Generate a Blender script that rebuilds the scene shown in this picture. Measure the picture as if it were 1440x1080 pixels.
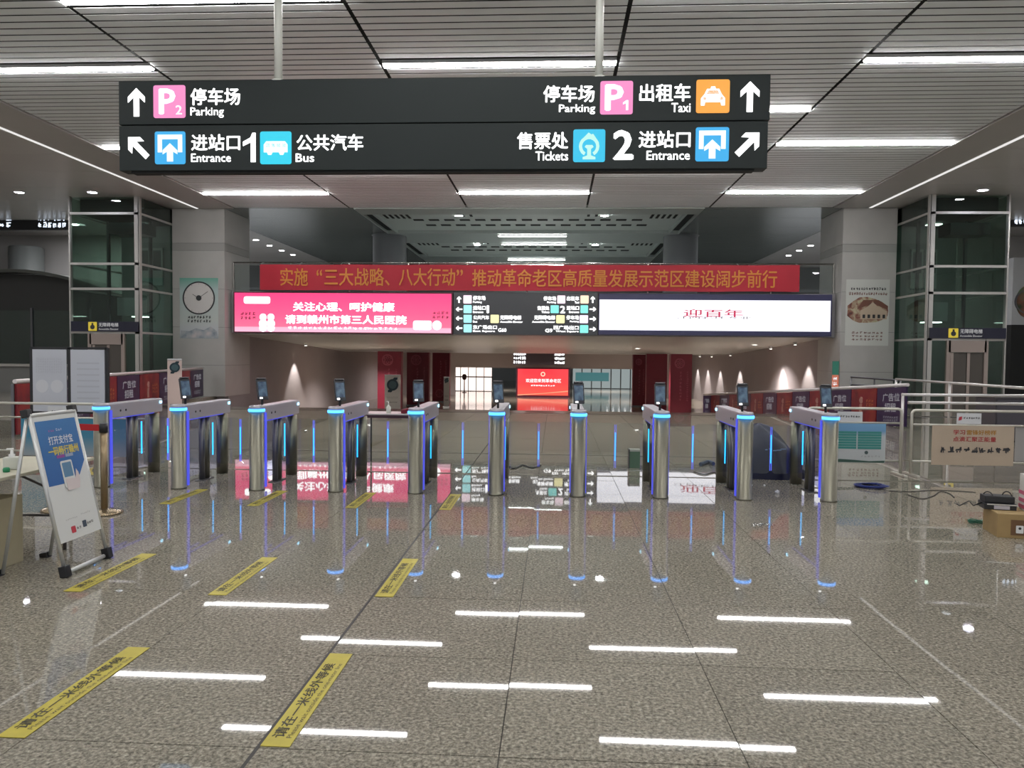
import bpy, bmesh, math, random
from mathutils import Vector, Matrix
random.seed(7)
for o in list(bpy.data.objects): bpy.data.objects.remove(o)
SC = bpy.context.scene; COL = SC.collection

# ---------------------------------------------------------------- camera, world, exposure
CAM_H = 1.63; FPX = 1080.0
YAW, PITCH, ROLL = math.radians(3.2096), math.radians(2.1525), math.radians(0.55)
FW = Vector((-math.sin(YAW)*math.cos(PITCH), math.cos(YAW)*math.cos(PITCH), -math.sin(PITCH)))
R0 = Vector((math.cos(YAW), math.sin(YAW), 0)); U0 = R0.cross(FW)
RI = R0*math.cos(ROLL) + U0*math.sin(ROLL); UP = U0*math.cos(ROLL) - R0*math.sin(ROLL)
cd = bpy.data.cameras.new('camera'); cam = bpy.data.objects.new('camera', cd); COL.objects.link(cam)
cd.sensor_fit = 'HORIZONTAL'; cd.sensor_width = 36; cd.lens = 36*FPX/1440; cd.clip_end = 300; cd.clip_start = 0.05
cam.matrix_world = Matrix(((RI.x, UP.x, -FW.x, 0), (RI.y, UP.y, -FW.y, 0), (RI.z, UP.z, -FW.z, CAM_H), (0, 0, 0, 1)))
SC.camera = cam
w = bpy.data.worlds.new('world'); SC.world = w; w.use_nodes = True
w.node_tree.nodes['Background'].inputs[0].default_value = (0.80, 0.82, 0.86, 1)
w.node_tree.nodes['Background'].inputs[1].default_value = 0.9
SC.view_settings.view_transform = 'Standard'; SC.view_settings.look = 'None'
SC.view_settings.exposure = 0.0; SC.view_settings.gamma = 1.0; SC.view_settings.use_curve_mapping = False
SC.cycles.use_denoising = True; SC.cycles.max_bounces = 8; SC.cycles.transparent_max_bounces = 16
SC.cycles.diffuse_bounces = 4; SC.cycles.caustics_reflective = False; SC.cycles.caustics_refractive = False
SC.cycles.sample_clamp_indirect = 6.0
STRIP = 40.0          # radiance of the ceiling light strips

def P(px, py, Y):     # the point seen at a pixel of the photograph, at depth Y down the hall
    d = FW + RI*((px-720)/FPX) - UP*((py-540)/FPX)
    k = Y/d.y
    return Vector((d.x*k, Y, CAM_H + d.z*k))
def FL(px, py, z=0.0):
    d = FW + RI*((px-720)/FPX) - UP*((py-540)/FPX)
    k = (z-CAM_H)/d.z
    return Vector((d.x*k, d.y*k, z))
def RC(x0, y0, x1, y1, Y):   # an upright rectangle at depth Y: (X0, Z0, X1, Z1)
    a, b, c, e = P(x0, y0, Y), P(x1, y0, Y), P(x0, y1, Y), P(x1, y1, Y)
    return ((a.x+c.x)/2, (c.z+e.z)/2, (b.x+e.x)/2, (a.z+b.z)/2)

# ---------------------------------------------------------------- materials
MATS = {}
def mat(name, col, rough=0.5, metal=0.0, emit=None, es=0.0, noise=0.0, nscale=8.0, spec=0.5, bump=0.0):
    if name in MATS: return MATS[name]
    m = bpy.data.materials.new(name); m.use_nodes = True; MATS[name] = m
    nt = m.node_tree; b = nt.nodes['Principled BSDF']
    b.inputs['Base Color'].default_value = (*col, 1); b.inputs['Roughness'].default_value = rough
    b.inputs['Metallic'].default_value = metal; b.inputs['Specular IOR Level'].default_value = spec
    if emit:
        b.inputs['Emission Color'].default_value = (*emit, 1); b.inputs['Emission Strength'].default_value = es
    if noise:
        tc = nt.nodes.new('ShaderNodeNewGeometry'); n = nt.nodes.new('ShaderNodeTexNoise')
        n.inputs['Scale'].default_value = nscale; n.inputs['Detail'].default_value = 6
        nt.links.new(tc.outputs['Position'], n.inputs['Vector'])
        r = nt.nodes.new('ShaderNodeMapRange'); r.inputs[1].default_value = 0.25; r.inputs[2].default_value = 0.75
        r.inputs[3].default_value = 1-noise; r.inputs[4].default_value = 1+noise
        nt.links.new(n.outputs['Fac'], r.inputs[0])
        mx = nt.nodes.new('ShaderNodeMix'); mx.data_type = 'RGBA'; mx.blend_type = 'MULTIPLY'; mx.inputs[0].default_value = 1
        mx.inputs[6].default_value = (*col, 1); nt.links.new(r.outputs[0], mx.inputs[7])
        nt.links.new(mx.outputs[2], b.inputs['Base Color'])
        if bump:
            bp = nt.nodes.new('ShaderNodeBump'); bp.inputs['Strength'].default_value = bump
            nt.links.new(n.outputs['Fac'], bp.inputs['Height']); nt.links.new(bp.outputs[0], b.inputs['Normal'])
    return m
def em(name, col, s):
    return mat(name, (0.02, 0.02, 0.02), 0.4, 0, col, s)
def glassm(name, tint, ior=1.45, rough=0.0):
    if name in MATS: return MATS[name]
    m = bpy.data.materials.new(name); m.use_nodes = True; MATS[name] = m; nt = m.node_tree
    nt.nodes.remove(nt.nodes['Principled BSDF'])
    out = nt.nodes['Material Output']; t = nt.nodes.new('ShaderNodeBsdfTransparent'); g = nt.nodes.new('ShaderNodeBsdfGlossy')
    lw = nt.nodes.new('ShaderNodeLayerWeight'); pw = nt.nodes.new('ShaderNodeMath'); pw.operation = 'POWER'; pw.inputs[1].default_value = 5
    f = nt.nodes.new('ShaderNodeMath'); f.operation = 'MULTIPLY_ADD'; r0 = ((ior-1)/(ior+1))**2; f.inputs[1].default_value = 1-r0; f.inputs[2].default_value = r0
    mx = nt.nodes.new('ShaderNodeMixShader'); nt.links.new(lw.outputs['Facing'], pw.inputs[0]); nt.links.new(pw.outputs[0], f.inputs[0])
    t.inputs[0].default_value = (*tint, 1); g.inputs['Roughness'].default_value = rough
    nt.links.new(f.outputs[0], mx.inputs[0]); nt.links.new(t.outputs[0], mx.inputs[1]); nt.links.new(g.outputs[0], mx.inputs[2])
    nt.links.new(mx.outputs[0], out.inputs[0])
    return m
def ramp_mat(name, stops, axis='Z', lo=0.0, hi=1.0, emit=0.0, rough=0.5, noise=0.0):
    """colour ramp along an object axis; printed or displayed image"""
    if name in MATS: return MATS[name]
    m = bpy.data.materials.new(name); m.use_nodes = True; MATS[name] = m; nt = m.node_tree; b = nt.nodes['Principled BSDF']
    tc = nt.nodes.new('ShaderNodeTexCoord'); sx = nt.nodes.new('ShaderNodeSeparateXYZ'); nt.links.new(tc.outputs['Object'], sx.inputs[0])
    mr = nt.nodes.new('ShaderNodeMapRange'); mr.inputs[1].default_value = lo; mr.inputs[2].default_value = hi
    nt.links.new(sx.outputs[axis], mr.inputs[0]); src = mr.outputs[0]
    if noise:
        n = nt.nodes.new('ShaderNodeTexNoise'); n.inputs['Scale'].default_value = 2.5; n.inputs['Detail'].default_value = 4
        nt.links.new(tc.outputs['Object'], n.inputs['Vector'])
        ad = nt.nodes.new('ShaderNodeMath'); ad.operation = 'MULTIPLY_ADD'; ad.inputs[1].default_value = noise
        nt.links.new(n.outputs['Fac'], ad.inputs[0]); nt.links.new(src, ad.inputs[2]); src = ad.outputs[0]
    cr = nt.nodes.new('ShaderNodeValToRGB'); nt.links.new(src, cr.inputs[0])
    e = cr.color_ramp.elements
    e[0].position, e[0].color = stops[0][0], (*stops[0][1], 1); e[1].position, e[1].color = stops[-1][0], (*stops[-1][1], 1)
    for p, c in stops[1:-1]:
        k = e.new(p); k.color = (*c, 1)
    if emit:
        b.inputs['Base Color'].default_value = (0.02, 0.02, 0.02, 1)
        nt.links.new(cr.outputs[0], b.inputs['Emission Color']); b.inputs['Emission Strength'].default_value = emit
    else:
        nt.links.new(cr.outputs[0], b.inputs['Base Color'])
    b.inputs['Roughness'].default_value = rough
    return m
def blot_mat(name, cols, scale, rough=0.5, emit=0.0, detail=5, dist=0.0):
    """blotchy printed picture"""
    if name in MATS: return MATS[name]
    m = bpy.data.materials.new(name); m.use_nodes = True; MATS[name] = m; nt = m.node_tree; b = nt.nodes['Principled BSDF']
    tc = nt.nodes.new('ShaderNodeTexCoord'); n = nt.nodes.new('ShaderNodeTexNoise'); n.inputs['Scale'].default_value = scale
    n.inputs['Detail'].default_value = detail; n.inputs['Distortion'].default_value = dist
    nt.links.new(tc.outputs['Object'], n.inputs['Vector'])
    cr = nt.nodes.new('ShaderNodeValToRGB'); nt.links.new(n.outputs['Fac'], cr.inputs[0]); e = cr.color_ramp.elements
    k = len(cols); e[0].position, e[0].color = 0.3, (*cols[0], 1); e[1].position, e[1].color = 0.7, (*cols[-1], 1)
    for i in range(1, k-1):
        x = e.new(0.3+0.4*i/(k-1)); x.color = (*cols[i], 1)
    nt.links.new(cr.outputs[0], b.inputs['Base Color']); b.inputs['Roughness'].default_value = rough
    if emit:
        nt.links.new(cr.outputs[0], b.inputs['Emission Color']); b.inputs['Emission Strength'].default_value = emit
    return m
def granite(name, tint=(1, 1, 1), rough=0.02):
    m = bpy.data.materials.new(name); m.use_nodes = True; MATS[name] = m; nt = m.node_tree; b = nt.nodes['Principled BSDF']
    ge = nt.nodes.new('ShaderNodeNewGeometry'); oi = nt.nodes.new('ShaderNodeObjectInfo')
    v = nt.nodes.new('ShaderNodeTexVoronoi'); v.inputs['Scale'].default_value = 75
    n1 = nt.nodes.new('ShaderNodeTexNoise'); n1.inputs['Scale'].default_value = 55; n1.inputs['Detail'].default_value = 5; n1.inputs['Roughness'].default_value = 0.7
    n2 = nt.nodes.new('ShaderNodeTexNoise'); n2.inputs['Scale'].default_value = 1.3; n2.inputs['Detail'].default_value = 3
    for x in (v, n1, n2): nt.links.new(ge.outputs['Position'], x.inputs['Vector'])
    r1 = nt.nodes.new('ShaderNodeValToRGB'); e = r1.color_ramp.elements
    e[0].position, e[0].color = 0.34, (0.11*tint[0], 0.105*tint[1], 0.085*tint[2], 1); e[1].position, e[1].color = 0.66, (0.50*tint[0], 0.475*tint[1], 0.395*tint[2], 1)
    q = e.new(0.5); q.color = (0.29*tint[0], 0.265*tint[1], 0.22*tint[2], 1)
    nt.links.new(n1.outputs['Fac'], r1.inputs[0])
    r2 = nt.nodes.new('ShaderNodeValToRGB'); e = r2.color_ramp.elements
    e[0].position, e[0].color = 0.0, (0.62, 0.62, 0.62, 1); e[1].position, e[1].color = 1.0, (1.25, 1.22, 1.18, 1)
    nt.links.new(v.outputs['Color'], r2.inputs[0])
    m1 = nt.nodes.new('ShaderNodeMix'); m1.data_type = 'RGBA'; m1.blend_type = 'MULTIPLY'; m1.inputs[0].default_value = 0.8
    nt.links.new(r1.outputs[0], m1.inputs[6]); nt.links.new(r2.outputs[0], m1.inputs[7])
    ma = nt.nodes.new('ShaderNodeMath'); ma.operation = 'MULTIPLY_ADD'; ma.inputs[1].default_value = 0.10; ma.inputs[2].default_value = 0.86
    nt.links.new(oi.outputs['Random'], ma.inputs[0])
    mb = nt.nodes.new('ShaderNodeMath'); mb.operation = 'MULTIPLY_ADD'; mb.inputs[1].default_value = 0.16
    nt.links.new(n2.outputs['Fac'], mb.inputs[0]); nt.links.new(ma.outputs[0], mb.inputs[2])
    m2 = nt.nodes.new('ShaderNodeMix'); m2.data_type = 'RGBA'; m2.blend_type = 'MULTIPLY'; m2.inputs[0].default_value = 1
    nt.links.new(m1.outputs[2], m2.inputs[6]); nt.links.new(mb.outputs[0], m2.inputs[7])
    nt.links.new(m2.outputs[2], b.inputs['Base Color'])
    b.inputs['Roughness'].default_value = rough; b.inputs['IOR'].default_value = 1.55
    return m

GRAN = granite('polished_granite')
STEEL = mat('stainless', (0.60, 0.58, 0.54), 0.24, 1.0)
BSTEEL = mat('brushed_stainless', (0.215, 0.205, 0.165), 0.36, 1.0)
DSTEEL = mat('dark_steel', (0.16, 0.16, 0.17), 0.35, 0.9)
BLACK = mat('black_plastic', (0.012, 0.012, 0.014), 0.4)
DARK = mat('dark_void', (0.01, 0.011, 0.011), 0.8)
WHITE = mat('white_paint', (0.75, 0.75, 0.74), 0.45)
SLATM = mat('slat_aluminium', (0.83, 0.87, 0.89), 0.38, 0.0, noise=0.05, nscale=0.6)
GREYP = mat('grey_panel', (0.46, 0.45, 0.44), 0.4, noise=0.05, nscale=0.5)
STONE = mat('grey_cladding', (0.42, 0.41, 0.395), 0.32, noise=0.06, nscale=1.5)
GALC = mat('gallery_ceiling_metal', (0.28, 0.31, 0.30), 0.22, 0.35)
GLASS = glassm('clear_glass', (0.90, 0.93, 0.92))
GLASSG = glassm('green_glass', (0.66, 0.76, 0.71), 1.7)
GLASSV = glassm('violet_glass', (0.84, 0.84, 0.96), 1.6)
LW = em('lit_white', (1.0, 1.0, 1.0), 2.6)
LWF = em('lit_white_far', (1.0, 1.0, 1.0), 2.2)

# ---------------------------------------------------------------- mesh helpers
def bx(bm, x0, x1, y0, y1, z0, z1, bevel=0.0):
    vs = [bm.verts.new(p) for p in ((x0,y0,z0),(x1,y0,z0),(x1,y1,z0),(x0,y1,z0),(x0,y0,z1),(x1,y0,z1),(x1,y1,z1),(x0,y1,z1))]
    fs = [bm.faces.new([vs[i] for i in f]) for f in ((3,2,1,0),(4,5,6,7),(0,1,5,4),(1,2,6,5),(2,3,7,6),(3,0,4,7))]
    if bevel:
        es = list({e for f in fs for e in f.edges})
        bmesh.ops.bevel(bm, geom=es, offset=bevel, segments=2, profile=0.6, affect='EDGES')
    return vs
def frame_axes(d):
    d = d.normalized(); a = Vector((0,0,1)) if abs(d.z) < 0.9 else Vector((1,0,0))
    u = d.cross(a).normalized(); return u, d.cross(u).normalized()
def cyl(bm, p0, p1, r0, r1=None, n=20, caps=True):
    p0, p1 = Vector(p0), Vector(p1); r1 = r0 if r1 is None else r1
    u, v = frame_axes(p1-p0); A, B = [], []
    for i in range(n):
        t = 2*math.pi*i/n; c = u*math.cos(t)+v*math.sin(t)
        A.append(bm.verts.new(p0+c*r0)); B.append(bm.verts.new(p1+c*r1))
    for i in range(n):
        f = bm.faces.new((A[i], A[(i+1)%n], B[(i+1)%n], B[i])); f.smooth = True
    if caps:
        if r0 > 1e-6: bm.faces.new(list(reversed(A)))
        if r1 > 1e-6: bm.faces.new(B)
def tube(bm, pts, r, n=8, closed=False):
    pts = [Vector(p) for p in pts]; rings = []; m = len(pts); pu = None
    for i, p in enumerate(pts):
        a = pts[i-1] if (i > 0 or closed) else p; b = pts[(i+1) % m] if (i < m-1 or closed) else p
        d = (b-a).normalized()
        if pu is None: u, v = frame_axes(d)
        else:
            u = (pu - d*pu.dot(d)); u = u.normalized() if u.length > 1e-6 else frame_axes(d)[0]; v = d.cross(u)
        pu = u
        rings.append([bm.verts.new(p+(u*math.cos(2*math.pi*k/n)+v*math.sin(2*math.pi*k/n))*r) for k in range(n)])
    for i in range(m if closed else m-1):
        A, B = rings[i], rings[(i+1) % m]
        for k in range(n):
            f = bm.faces.new((A[k], A[(k+1)%n], B[(k+1)%n], B[k])); f.smooth = True
    if not closed:
        bm.faces.new(list(reversed(rings[0]))); bm.faces.new(rings[-1])
def lathe(bm, prof, c=(0,0,0), n=24, smooth=True):
    c = Vector(c); rings = []
    for r, z in prof:
        if r < 1e-6: rings.append([bm.verts.new(c+Vector((0,0,z)))])
        else: rings.append([bm.verts.new(c+Vector((r*math.cos(2*math.pi*i/n), r*math.sin(2*math.pi*i/n), z))) for i in range(n)])
    for A, B in zip(rings, rings[1:]):
        for i in range(n):
            j = (i+1) % n
            if len(A) == 1 and len(B) == 1: continue
            if len(A) == 1: f = bm.faces.new((A[0], B[j], B[i])) if False else bm.faces.new((A[0], B[i], B[j]))
            elif len(B) == 1: f = bm.faces.new((A[i], A[j], B[0]))
            else: f = bm.faces.new((A[i], A[j], B[j], B[i]))
            f.smooth = smooth
def prism(bm, pts, y0, y1):          # XZ outline extruded along Y
    A = [bm.verts.new((x, y0, z)) for x, z in pts]; B = [bm.verts.new((x, y1, z)) for x, z in pts]; n = len(pts)
    for i in range(n): bm.faces.new((A[i], A[(i+1)%n], B[(i+1)%n], B[i]))
    bm.faces.new(list(reversed(A))); bm.faces.new(B)
def disc_pts(cx, cz, r, n=24, rz=None):
    rz = rz or r
    return [(cx+r*math.cos(2*math.pi*i/n), cz+rz*math.sin(2*math.pi*i/n)) for i in range(n)]
def ring(bm, cx, cz, r0, r1, y0, y1, n=32):   # flat ring standing in the XZ plane
    V = []
    for i in range(n):
        t = 2*math.pi*i/n; c, s = math.cos(t), math.sin(t)
        V.append([bm.verts.new((cx+r*c, y, cz+r*s)) for r, y in ((r0,y0),(r1,y0),(r1,y1),(r0,y1))])
    for i in range(n):
        A, B = V[i], V[(i+1)%n]
        for k in range(4): bm.faces.new((A[k], A[(k+1)%4], B[(k+1)%4], B[k]))
def rrect(x0, z0, x1, z1, r, n=5):
    out = []
    for cx, cz, a in ((x1-r, z1-r, 0), (x0+r, z1-r, 90), (x0+r, z0+r, 180), (x1-r, z0+r, 270)):
        for i in range(n):
            t = math.radians(a+90*i/(n-1)); out.append((cx+r*math.cos(t), cz+r*math.sin(t)))
    return out

def mesh_from(bm, name):
    bmesh.ops.recalc_face_normals(bm, faces=bm.faces)
    me = bpy.data.meshes.new(name); bm.to_mesh(me); bm.free(); return me
def obj(name, data, m, parent=None, loc=None, kind=None, label=None):
    me = mesh_from(data, name) if isinstance(data, bmesh.types.BMesh) else data
    if m is not None and not me.materials: me.materials.append(m)
    o = bpy.data.objects.new(name, me); COL.objects.link(o)
    if parent: o.parent = parent
    if loc is not None: o.location = loc
    if kind: o['kind'] = kind
    if label: o['label'] = label
    return o
def B(): return bmesh.new()
def box(name, m, x0, x1, y0, y1, z0, z1, parent=None, bevel=0.0, **k):
    bm = B(); bx(bm, x0, x1, y0, y1, z0, z1, bevel); return obj(name, bm, m, parent, **k)
def tag(o, label, cat, group=None):
    o['label'] = label; o['category'] = cat
    if group: o['group'] = group
    return o
def thing(name, label, cat, loc=(0,0,0), rz=0.0, group=None):
    o = bpy.data.objects.new(name, None); COL.objects.link(o); o.empty_display_size = 0.1
    o.location = loc; o.rotation_euler = (0, 0, rz); return tag(o, label, cat, group)
def struct(name, bm, m, parent=None, label=None):
    o = obj(name, bm, m, parent)
    if not parent: o['kind'] = 'structure'
    if label: o['label'] = label
    return o
def sbox(name, m, *a, parent=None, bevel=0.0):
    bm = B(); bx(bm, *a, bevel); return struct(name, bm, m, parent)

# text: built-in font, flattened to a mesh standing in XZ and facing -Y
TXT = {}
def text_data(body, bold):
    k = (body, bold)
    if k in TXT: return TXT[k]
    c = bpy.data.curves.new('t', 'FONT'); c.body = body; c.resolution_u = 2; c.fill_mode = 'FRONT'
    t = bpy.data.objects.new('t', c); COL.objects.link(t); bpy.context.view_layer.update()
    me = bpy.data.meshes.new_from_object(t.evaluated_get(bpy.context.evaluated_depsgraph_get()))
    V = [v.co.copy() for v in me.vertices]; Fc = [list(p.vertices) for p in me.polygons]
    bpy.data.objects.remove(t); bpy.data.curves.remove(c); bpy.data.meshes.remove(me)
    x0 = min(v.x for v in V); x1 = max(v.x for v in V); y0 = min(v.y for v in V); y1 = max(v.y for v in V)
    if bold:
        n0 = len(V); VV, FF = [], []
        for q, (ax, ay) in enumerate(((-1, 0), (1, 0), (0, -.8), (0, .8))):
            VV += [Vector((v.x+ax*bold, v.y+ay*bold, q*.0003)) for v in V]; FF += [[i+n0*q for i in f] for f in Fc]
        V, Fc = VV, FF; x0 -= bold; x1 += bold; y0 -= bold*.8; y1 += bold*.8
    TXT[k] = ([((v.x-x0)/(x1-x0), (v.y-y0)/(y1-y0), v.z) for v in V], Fc, (x1-x0)/(y1-y0)); return TXT[k]
def text(body, m, parent, x0, z0, x1, z1, y=0.0, bold=0.0, name='lettering', label=None):
    V, Fc, asp = text_data(body, bold)
    me = bpy.data.meshes.new(name)
    me.from_pydata([(x0+(x1-x0)*a, y-c, z0+(z1-z0)*b) for a, b, c in V], [], Fc); me.materials.append(m)
    o = bpy.data.objects.new(name, me); COL.objects.link(o); o.parent = parent
    if label: o['label'] = label
    return o
def strokes(bm, x0, z0, x1, z1, y, n, rnd, th=0.10, rows=1):
    """n small brush marks per row in place of writing too blurred to read"""
    hrow = (z1-z0)/rows
    for r in range(rows):
        wch = (x1-x0)/n
        for i in range(n):
            cx0 = x0+wch*i+wch*0.08; cx1 = x0+wch*(i+1)-wch*0.08; cz0 = z0+hrow*r+hrow*0.1; cz1 = z0+hrow*(r+1)-hrow*0.1
            W, H = cx1-cx0, cz1-cz0; t = th*H
            for k in range(6):
                kind = k % 3; q = y-.0003*k; tt = t*rnd.uniform(.7, 1.4)
                if kind == 0:
                    z = cz0+H*rnd.uniform(.05, .9); a = cx0+W*rnd.uniform(0, .35); b = cx1-W*rnd.uniform(0, .35); p = ((a,q,z),(b,q,z+.04*H),(b,q,z+.04*H+tt),(a,q,z+tt))
                elif kind == 1:
                    x = cx0+W*rnd.uniform(.15, .8); a = cz0+H*rnd.uniform(0, .4); b = cz1-H*rnd.uniform(0, .3); p = ((x,q,a),(x+tt,q,a),(x+tt,q,b),(x,q,b))
                else:
                    xa = cx0+W*rnd.uniform(0, .5); xb = xa+W*rnd.uniform(-.3, .45); a = cz0+H*rnd.uniform(0, .3); b = cz0+H*rnd.uniform(.5, 1); p = ((xa,q,a),(xa+tt,q,a),(xb+tt,q,b),(xb,q,b))
                bm.faces.new([bm.verts.new(v) for v in p])
RND = random.Random(3)
def marks(m, parent, x0, z0, x1, z1, y, n, rows=1, th=0.10, name='lettering'):
    bm = B(); strokes(bm, x0, z0, x1, z1, y, n, RND, th, rows); return obj(name, bm, m, parent, kind='stuff')
def plate(name, m, parent, pts, y0, y1, label=None):
    bm = B(); prism(bm, pts, y0, y1); return obj(name, bm, m, parent, label=label)

# ================================================================ SETTING
CZ = 6.88                       # hall ceiling
EDGE = 22.6                     # where the hall floor breaks into the ramp
# ---- floor
fl = sbox('floor', mat('grout', (0.055, 0.052, 0.047), 0.8), -26, 24, -4, EDGE, -0.12, -0.006)
fl['label'] = 'polished speckled granite hall floor'
def seen(x, y):
    d = Vector((x, y, -CAM_H)); k = d.dot(FW)
    if k < 0.5: return None
    px = 720+FPX*d.dot(RI)/k; py = 540-FPX*d.dot(UP)/k
    return px, py
tiles = []
for i in range(-24, 25):
    for j in range(-4, 23):
        x, y = -1.21+i, 0.05+j
        if y+1 > EDGE or x < -25.5 or x+1 > 24: continue
        s = seen(x+0.5, y+0.5)
        vis = s is not None and -120 < s[0] < 1560 and s[1] < 1200
        tiles.append((not vis, x*x*0.2+y*y if vis else 0, x, y))
tiles.sort()
bm = B(); G = 0.0025
vs = bx(bm, G, 1-G, G, 1-G, -0.006, 0.0)
TILE = mesh_from(bm, 'tile'); TILE.materials.append(GRAN)
rest = B()
for k, (h, d, x, y) in enumerate(tiles):
    if k < 300:
        o = bpy.data.objects.new('tile', TILE); COL.objects.link(o); o.parent = fl; o.location = (x, y, RND.uniform(-.0006, .0))
        o.rotation_euler = (RND.gauss(0, .0006), RND.gauss(0, .0006), 0)
    else:
        bx(rest, x+G, x+1-G, y+G, y+1-G, -0.006, 0.0)
obj('tile_field', rest, GRAN, fl, kind='stuff')
# dark threshold stone and metal joint strips across the hall
sbox('trim_1', mat('dark_granite', (0.10, 0.085, 0.075), 0.12), -12.6, 10.2, 21.55, 22.55, -0.004, 0.006)
sbox('trim_2', BSTEEL, -9.0, 8.4, 10.42, 10.455, -0.003, 0.005)
sbox('trim_3', BSTEEL, -9.0, 8.4, 12.6, 12.63, -0.003, 0.005)

sbox('trim_6', mat('joint_dark', (0.03, 0.028, 0.025), 0.6), -1.218, -1.202, 0.0, 21.5, -0.004, 0.0006)
# ---- ramp and lower passage
LOWZ = -1.42
bm = B()
v = [bm.verts.new(p) for p in ((-12.6,EDGE,-0.01),(10.2,EDGE,-0.01),(10.2,40.5,LOWZ),(-12.6,40.5,LOWZ),(-12.6,EDGE,-0.3),(10.2,EDGE,-0.3),(10.2,40.5,LOWZ-.3),(-12.6,40.5,LOWZ-.3))]
for f in ((0,1,2,3),(7,6,5,4),(0,4,5,1),(1,5,6,2),(2,6,7,3),(3,7,4,0)): bm.faces.new([v[i] for i in f])
GR2 = granite('passage_granite', (1.05, 1.0, 0.98), 0.08)
struct('floor_ramp', bm, GR2)
sbox('floor_passage', GR2, -16, 14, 40.5, 96, LOWZ-.3, LOWZ)
for s, (xa, xb) in (('left', (-26, -12.6)), ('right', (10.2, 24))):
    sbox('floor_'+s, GRAN, xa, xb, EDGE, 46, -0.3, 0.0)
PURP = mat('passage_wall', (0.30, 0.26, 0.265), 0.45, noise=0.05, nscale=0.8)
sbox('wall_left_passage', PURP, -12.75, -12.15, 27.95, 58, LOWZ-.2, 3.6)
sbox('wall_right_passage', PURP, 10.0, 10.6, 27.95, 58, LOWZ-.2, 3.6)
SOFF = mat('soffit_panel', (0.66, 0.64, 0.63), 0.35)
bm = B()
v = [bm.verts.new(p) for p in ((-12.7,28.62,2.32),(10.5,28.62,2.38),(10.5,44,1.80),(-12.7,44,1.74),(-12.7,28.62,3.7),(10.5,28.62,3.7),(10.5,44,3.7),(-12.7,44,3.7))]
for f in ((3,2,1,0),(4,5,6,7),(0,1,5,4),(1,2,6,5),(2,3,7,6),(3,0,4,7)): bm.faces.new([v[i] for i in f])
struct('ceiling_ramp', bm, SOFF)
sbox('ceiling_passage', SOFF, -12.7, 10.5, 44, 58, 1.76, 3.8)
sbox('wall_bulkhead', mat('bulkhead', (0.55, 0.50, 0.49), 0.5), -12.7, 10.5, 58, 58.5, 0.66, 3.8)
sbox('wall_far', mat('far_wall', (0.45, 0.48, 0.48), 0.5), -16, 14, 92, 92.4, LOWZ, 1.8)
sbox('ceiling_far', mat('far_ceiling', (0.12, 0.13, 0.13), 0.4), -16, 14, 58.5, 92, 1.0, 1.4)
for k, (xa, xb) in enumerate(((-12.7, -7.6), (6.1, 10.5))):
    sbox('wall_far_pier' if k == 0 else 'wall_far_pier.001', mat('bulkhead', (0,0,0)), xa, xb, 58.1, 58.45, LOWZ, 0.66)

# ---- hall ceiling of long aluminium slats
JX = [-11.72, -7.48, -3.21, 1.05, 5.34, 9.60]
YB = 27.55
ce = sbox('ceiling', DARK, -13.25, 11.0, -4, YB, CZ+0.10, CZ+0.25); ce['label'] = 'slatted aluminium hall ceiling'
PITCHS = 0.242
rows = []
y = YB-0.14
while y > -3.8:
    rows.append(y); y -= PITCHS
ODD = [11.35, 16.75, 22.20, 5.95, 0.5]; EVEN = [14.02, 19.40, 25.02, 8.60, 3.1]
slat_mesh = []
for b in range(5):
    L = JX[b+1]-JX[b]-0.07
    bm = B(); bx(bm, -L/2, L/2, -0.095, 0.095, 0, 0.007); me = mesh_from(bm, 'slat'); me.materials.append(SLATM); slat_mesh.append((me, L))
cand = []
for yy in rows:
    for b in range(5):
        near = any(abs(yy-q) < 0.175 for q in (EVEN if b % 2 == 0 else ODD))
        if near: continue
        cand.append(((yy < 10.6), yy, b))
cand.sort()
rest = B()
for k, (h, yy, b) in enumerate(cand):
    cx = (JX[b]+JX[b+1])/2
    if k < 300:
        o = bpy.data.objects.new('slat', slat_mesh[b][0]); COL.objects.link(o); o.parent = ce; o.location = (cx, yy, CZ)
    else:
        L = slat_mesh[b][1]; bx(rest, cx-L/2, cx+L/2, yy-.095, yy+.095, CZ, CZ+.007)
obj('slat_field', rest, SLATM, ce, kind='stuff')
sbox('trim_4', GREYP, -13.02, JX[0]-0.03, -4, YB, CZ-0.02, CZ+0.1)
sbox('trim_5', GREYP, JX[5]+0.03, 10.78, -4, YB, CZ-0.02, CZ+0.1)
SIDEC = mat('side_ceiling', (0.60, 0.585, 0.57), 0.28, 0.0, noise=0.04, nscale=0.5)
def side_ceiling(name, xa, xb):
    c = sbox(name, DARK, xa, xb, -4, 46, CZ+0.05, CZ+0.2)
    yy = -4.0; k = 0
    while yy < 45:
        box('panel', SIDEC, xa, xb, yy+.006, yy+1.994, CZ, CZ+0.05, c); yy += 2.0
side_ceiling('ceiling_left', -26, -13.16)
side_ceiling('ceiling_right', 10.92, 24)

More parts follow.
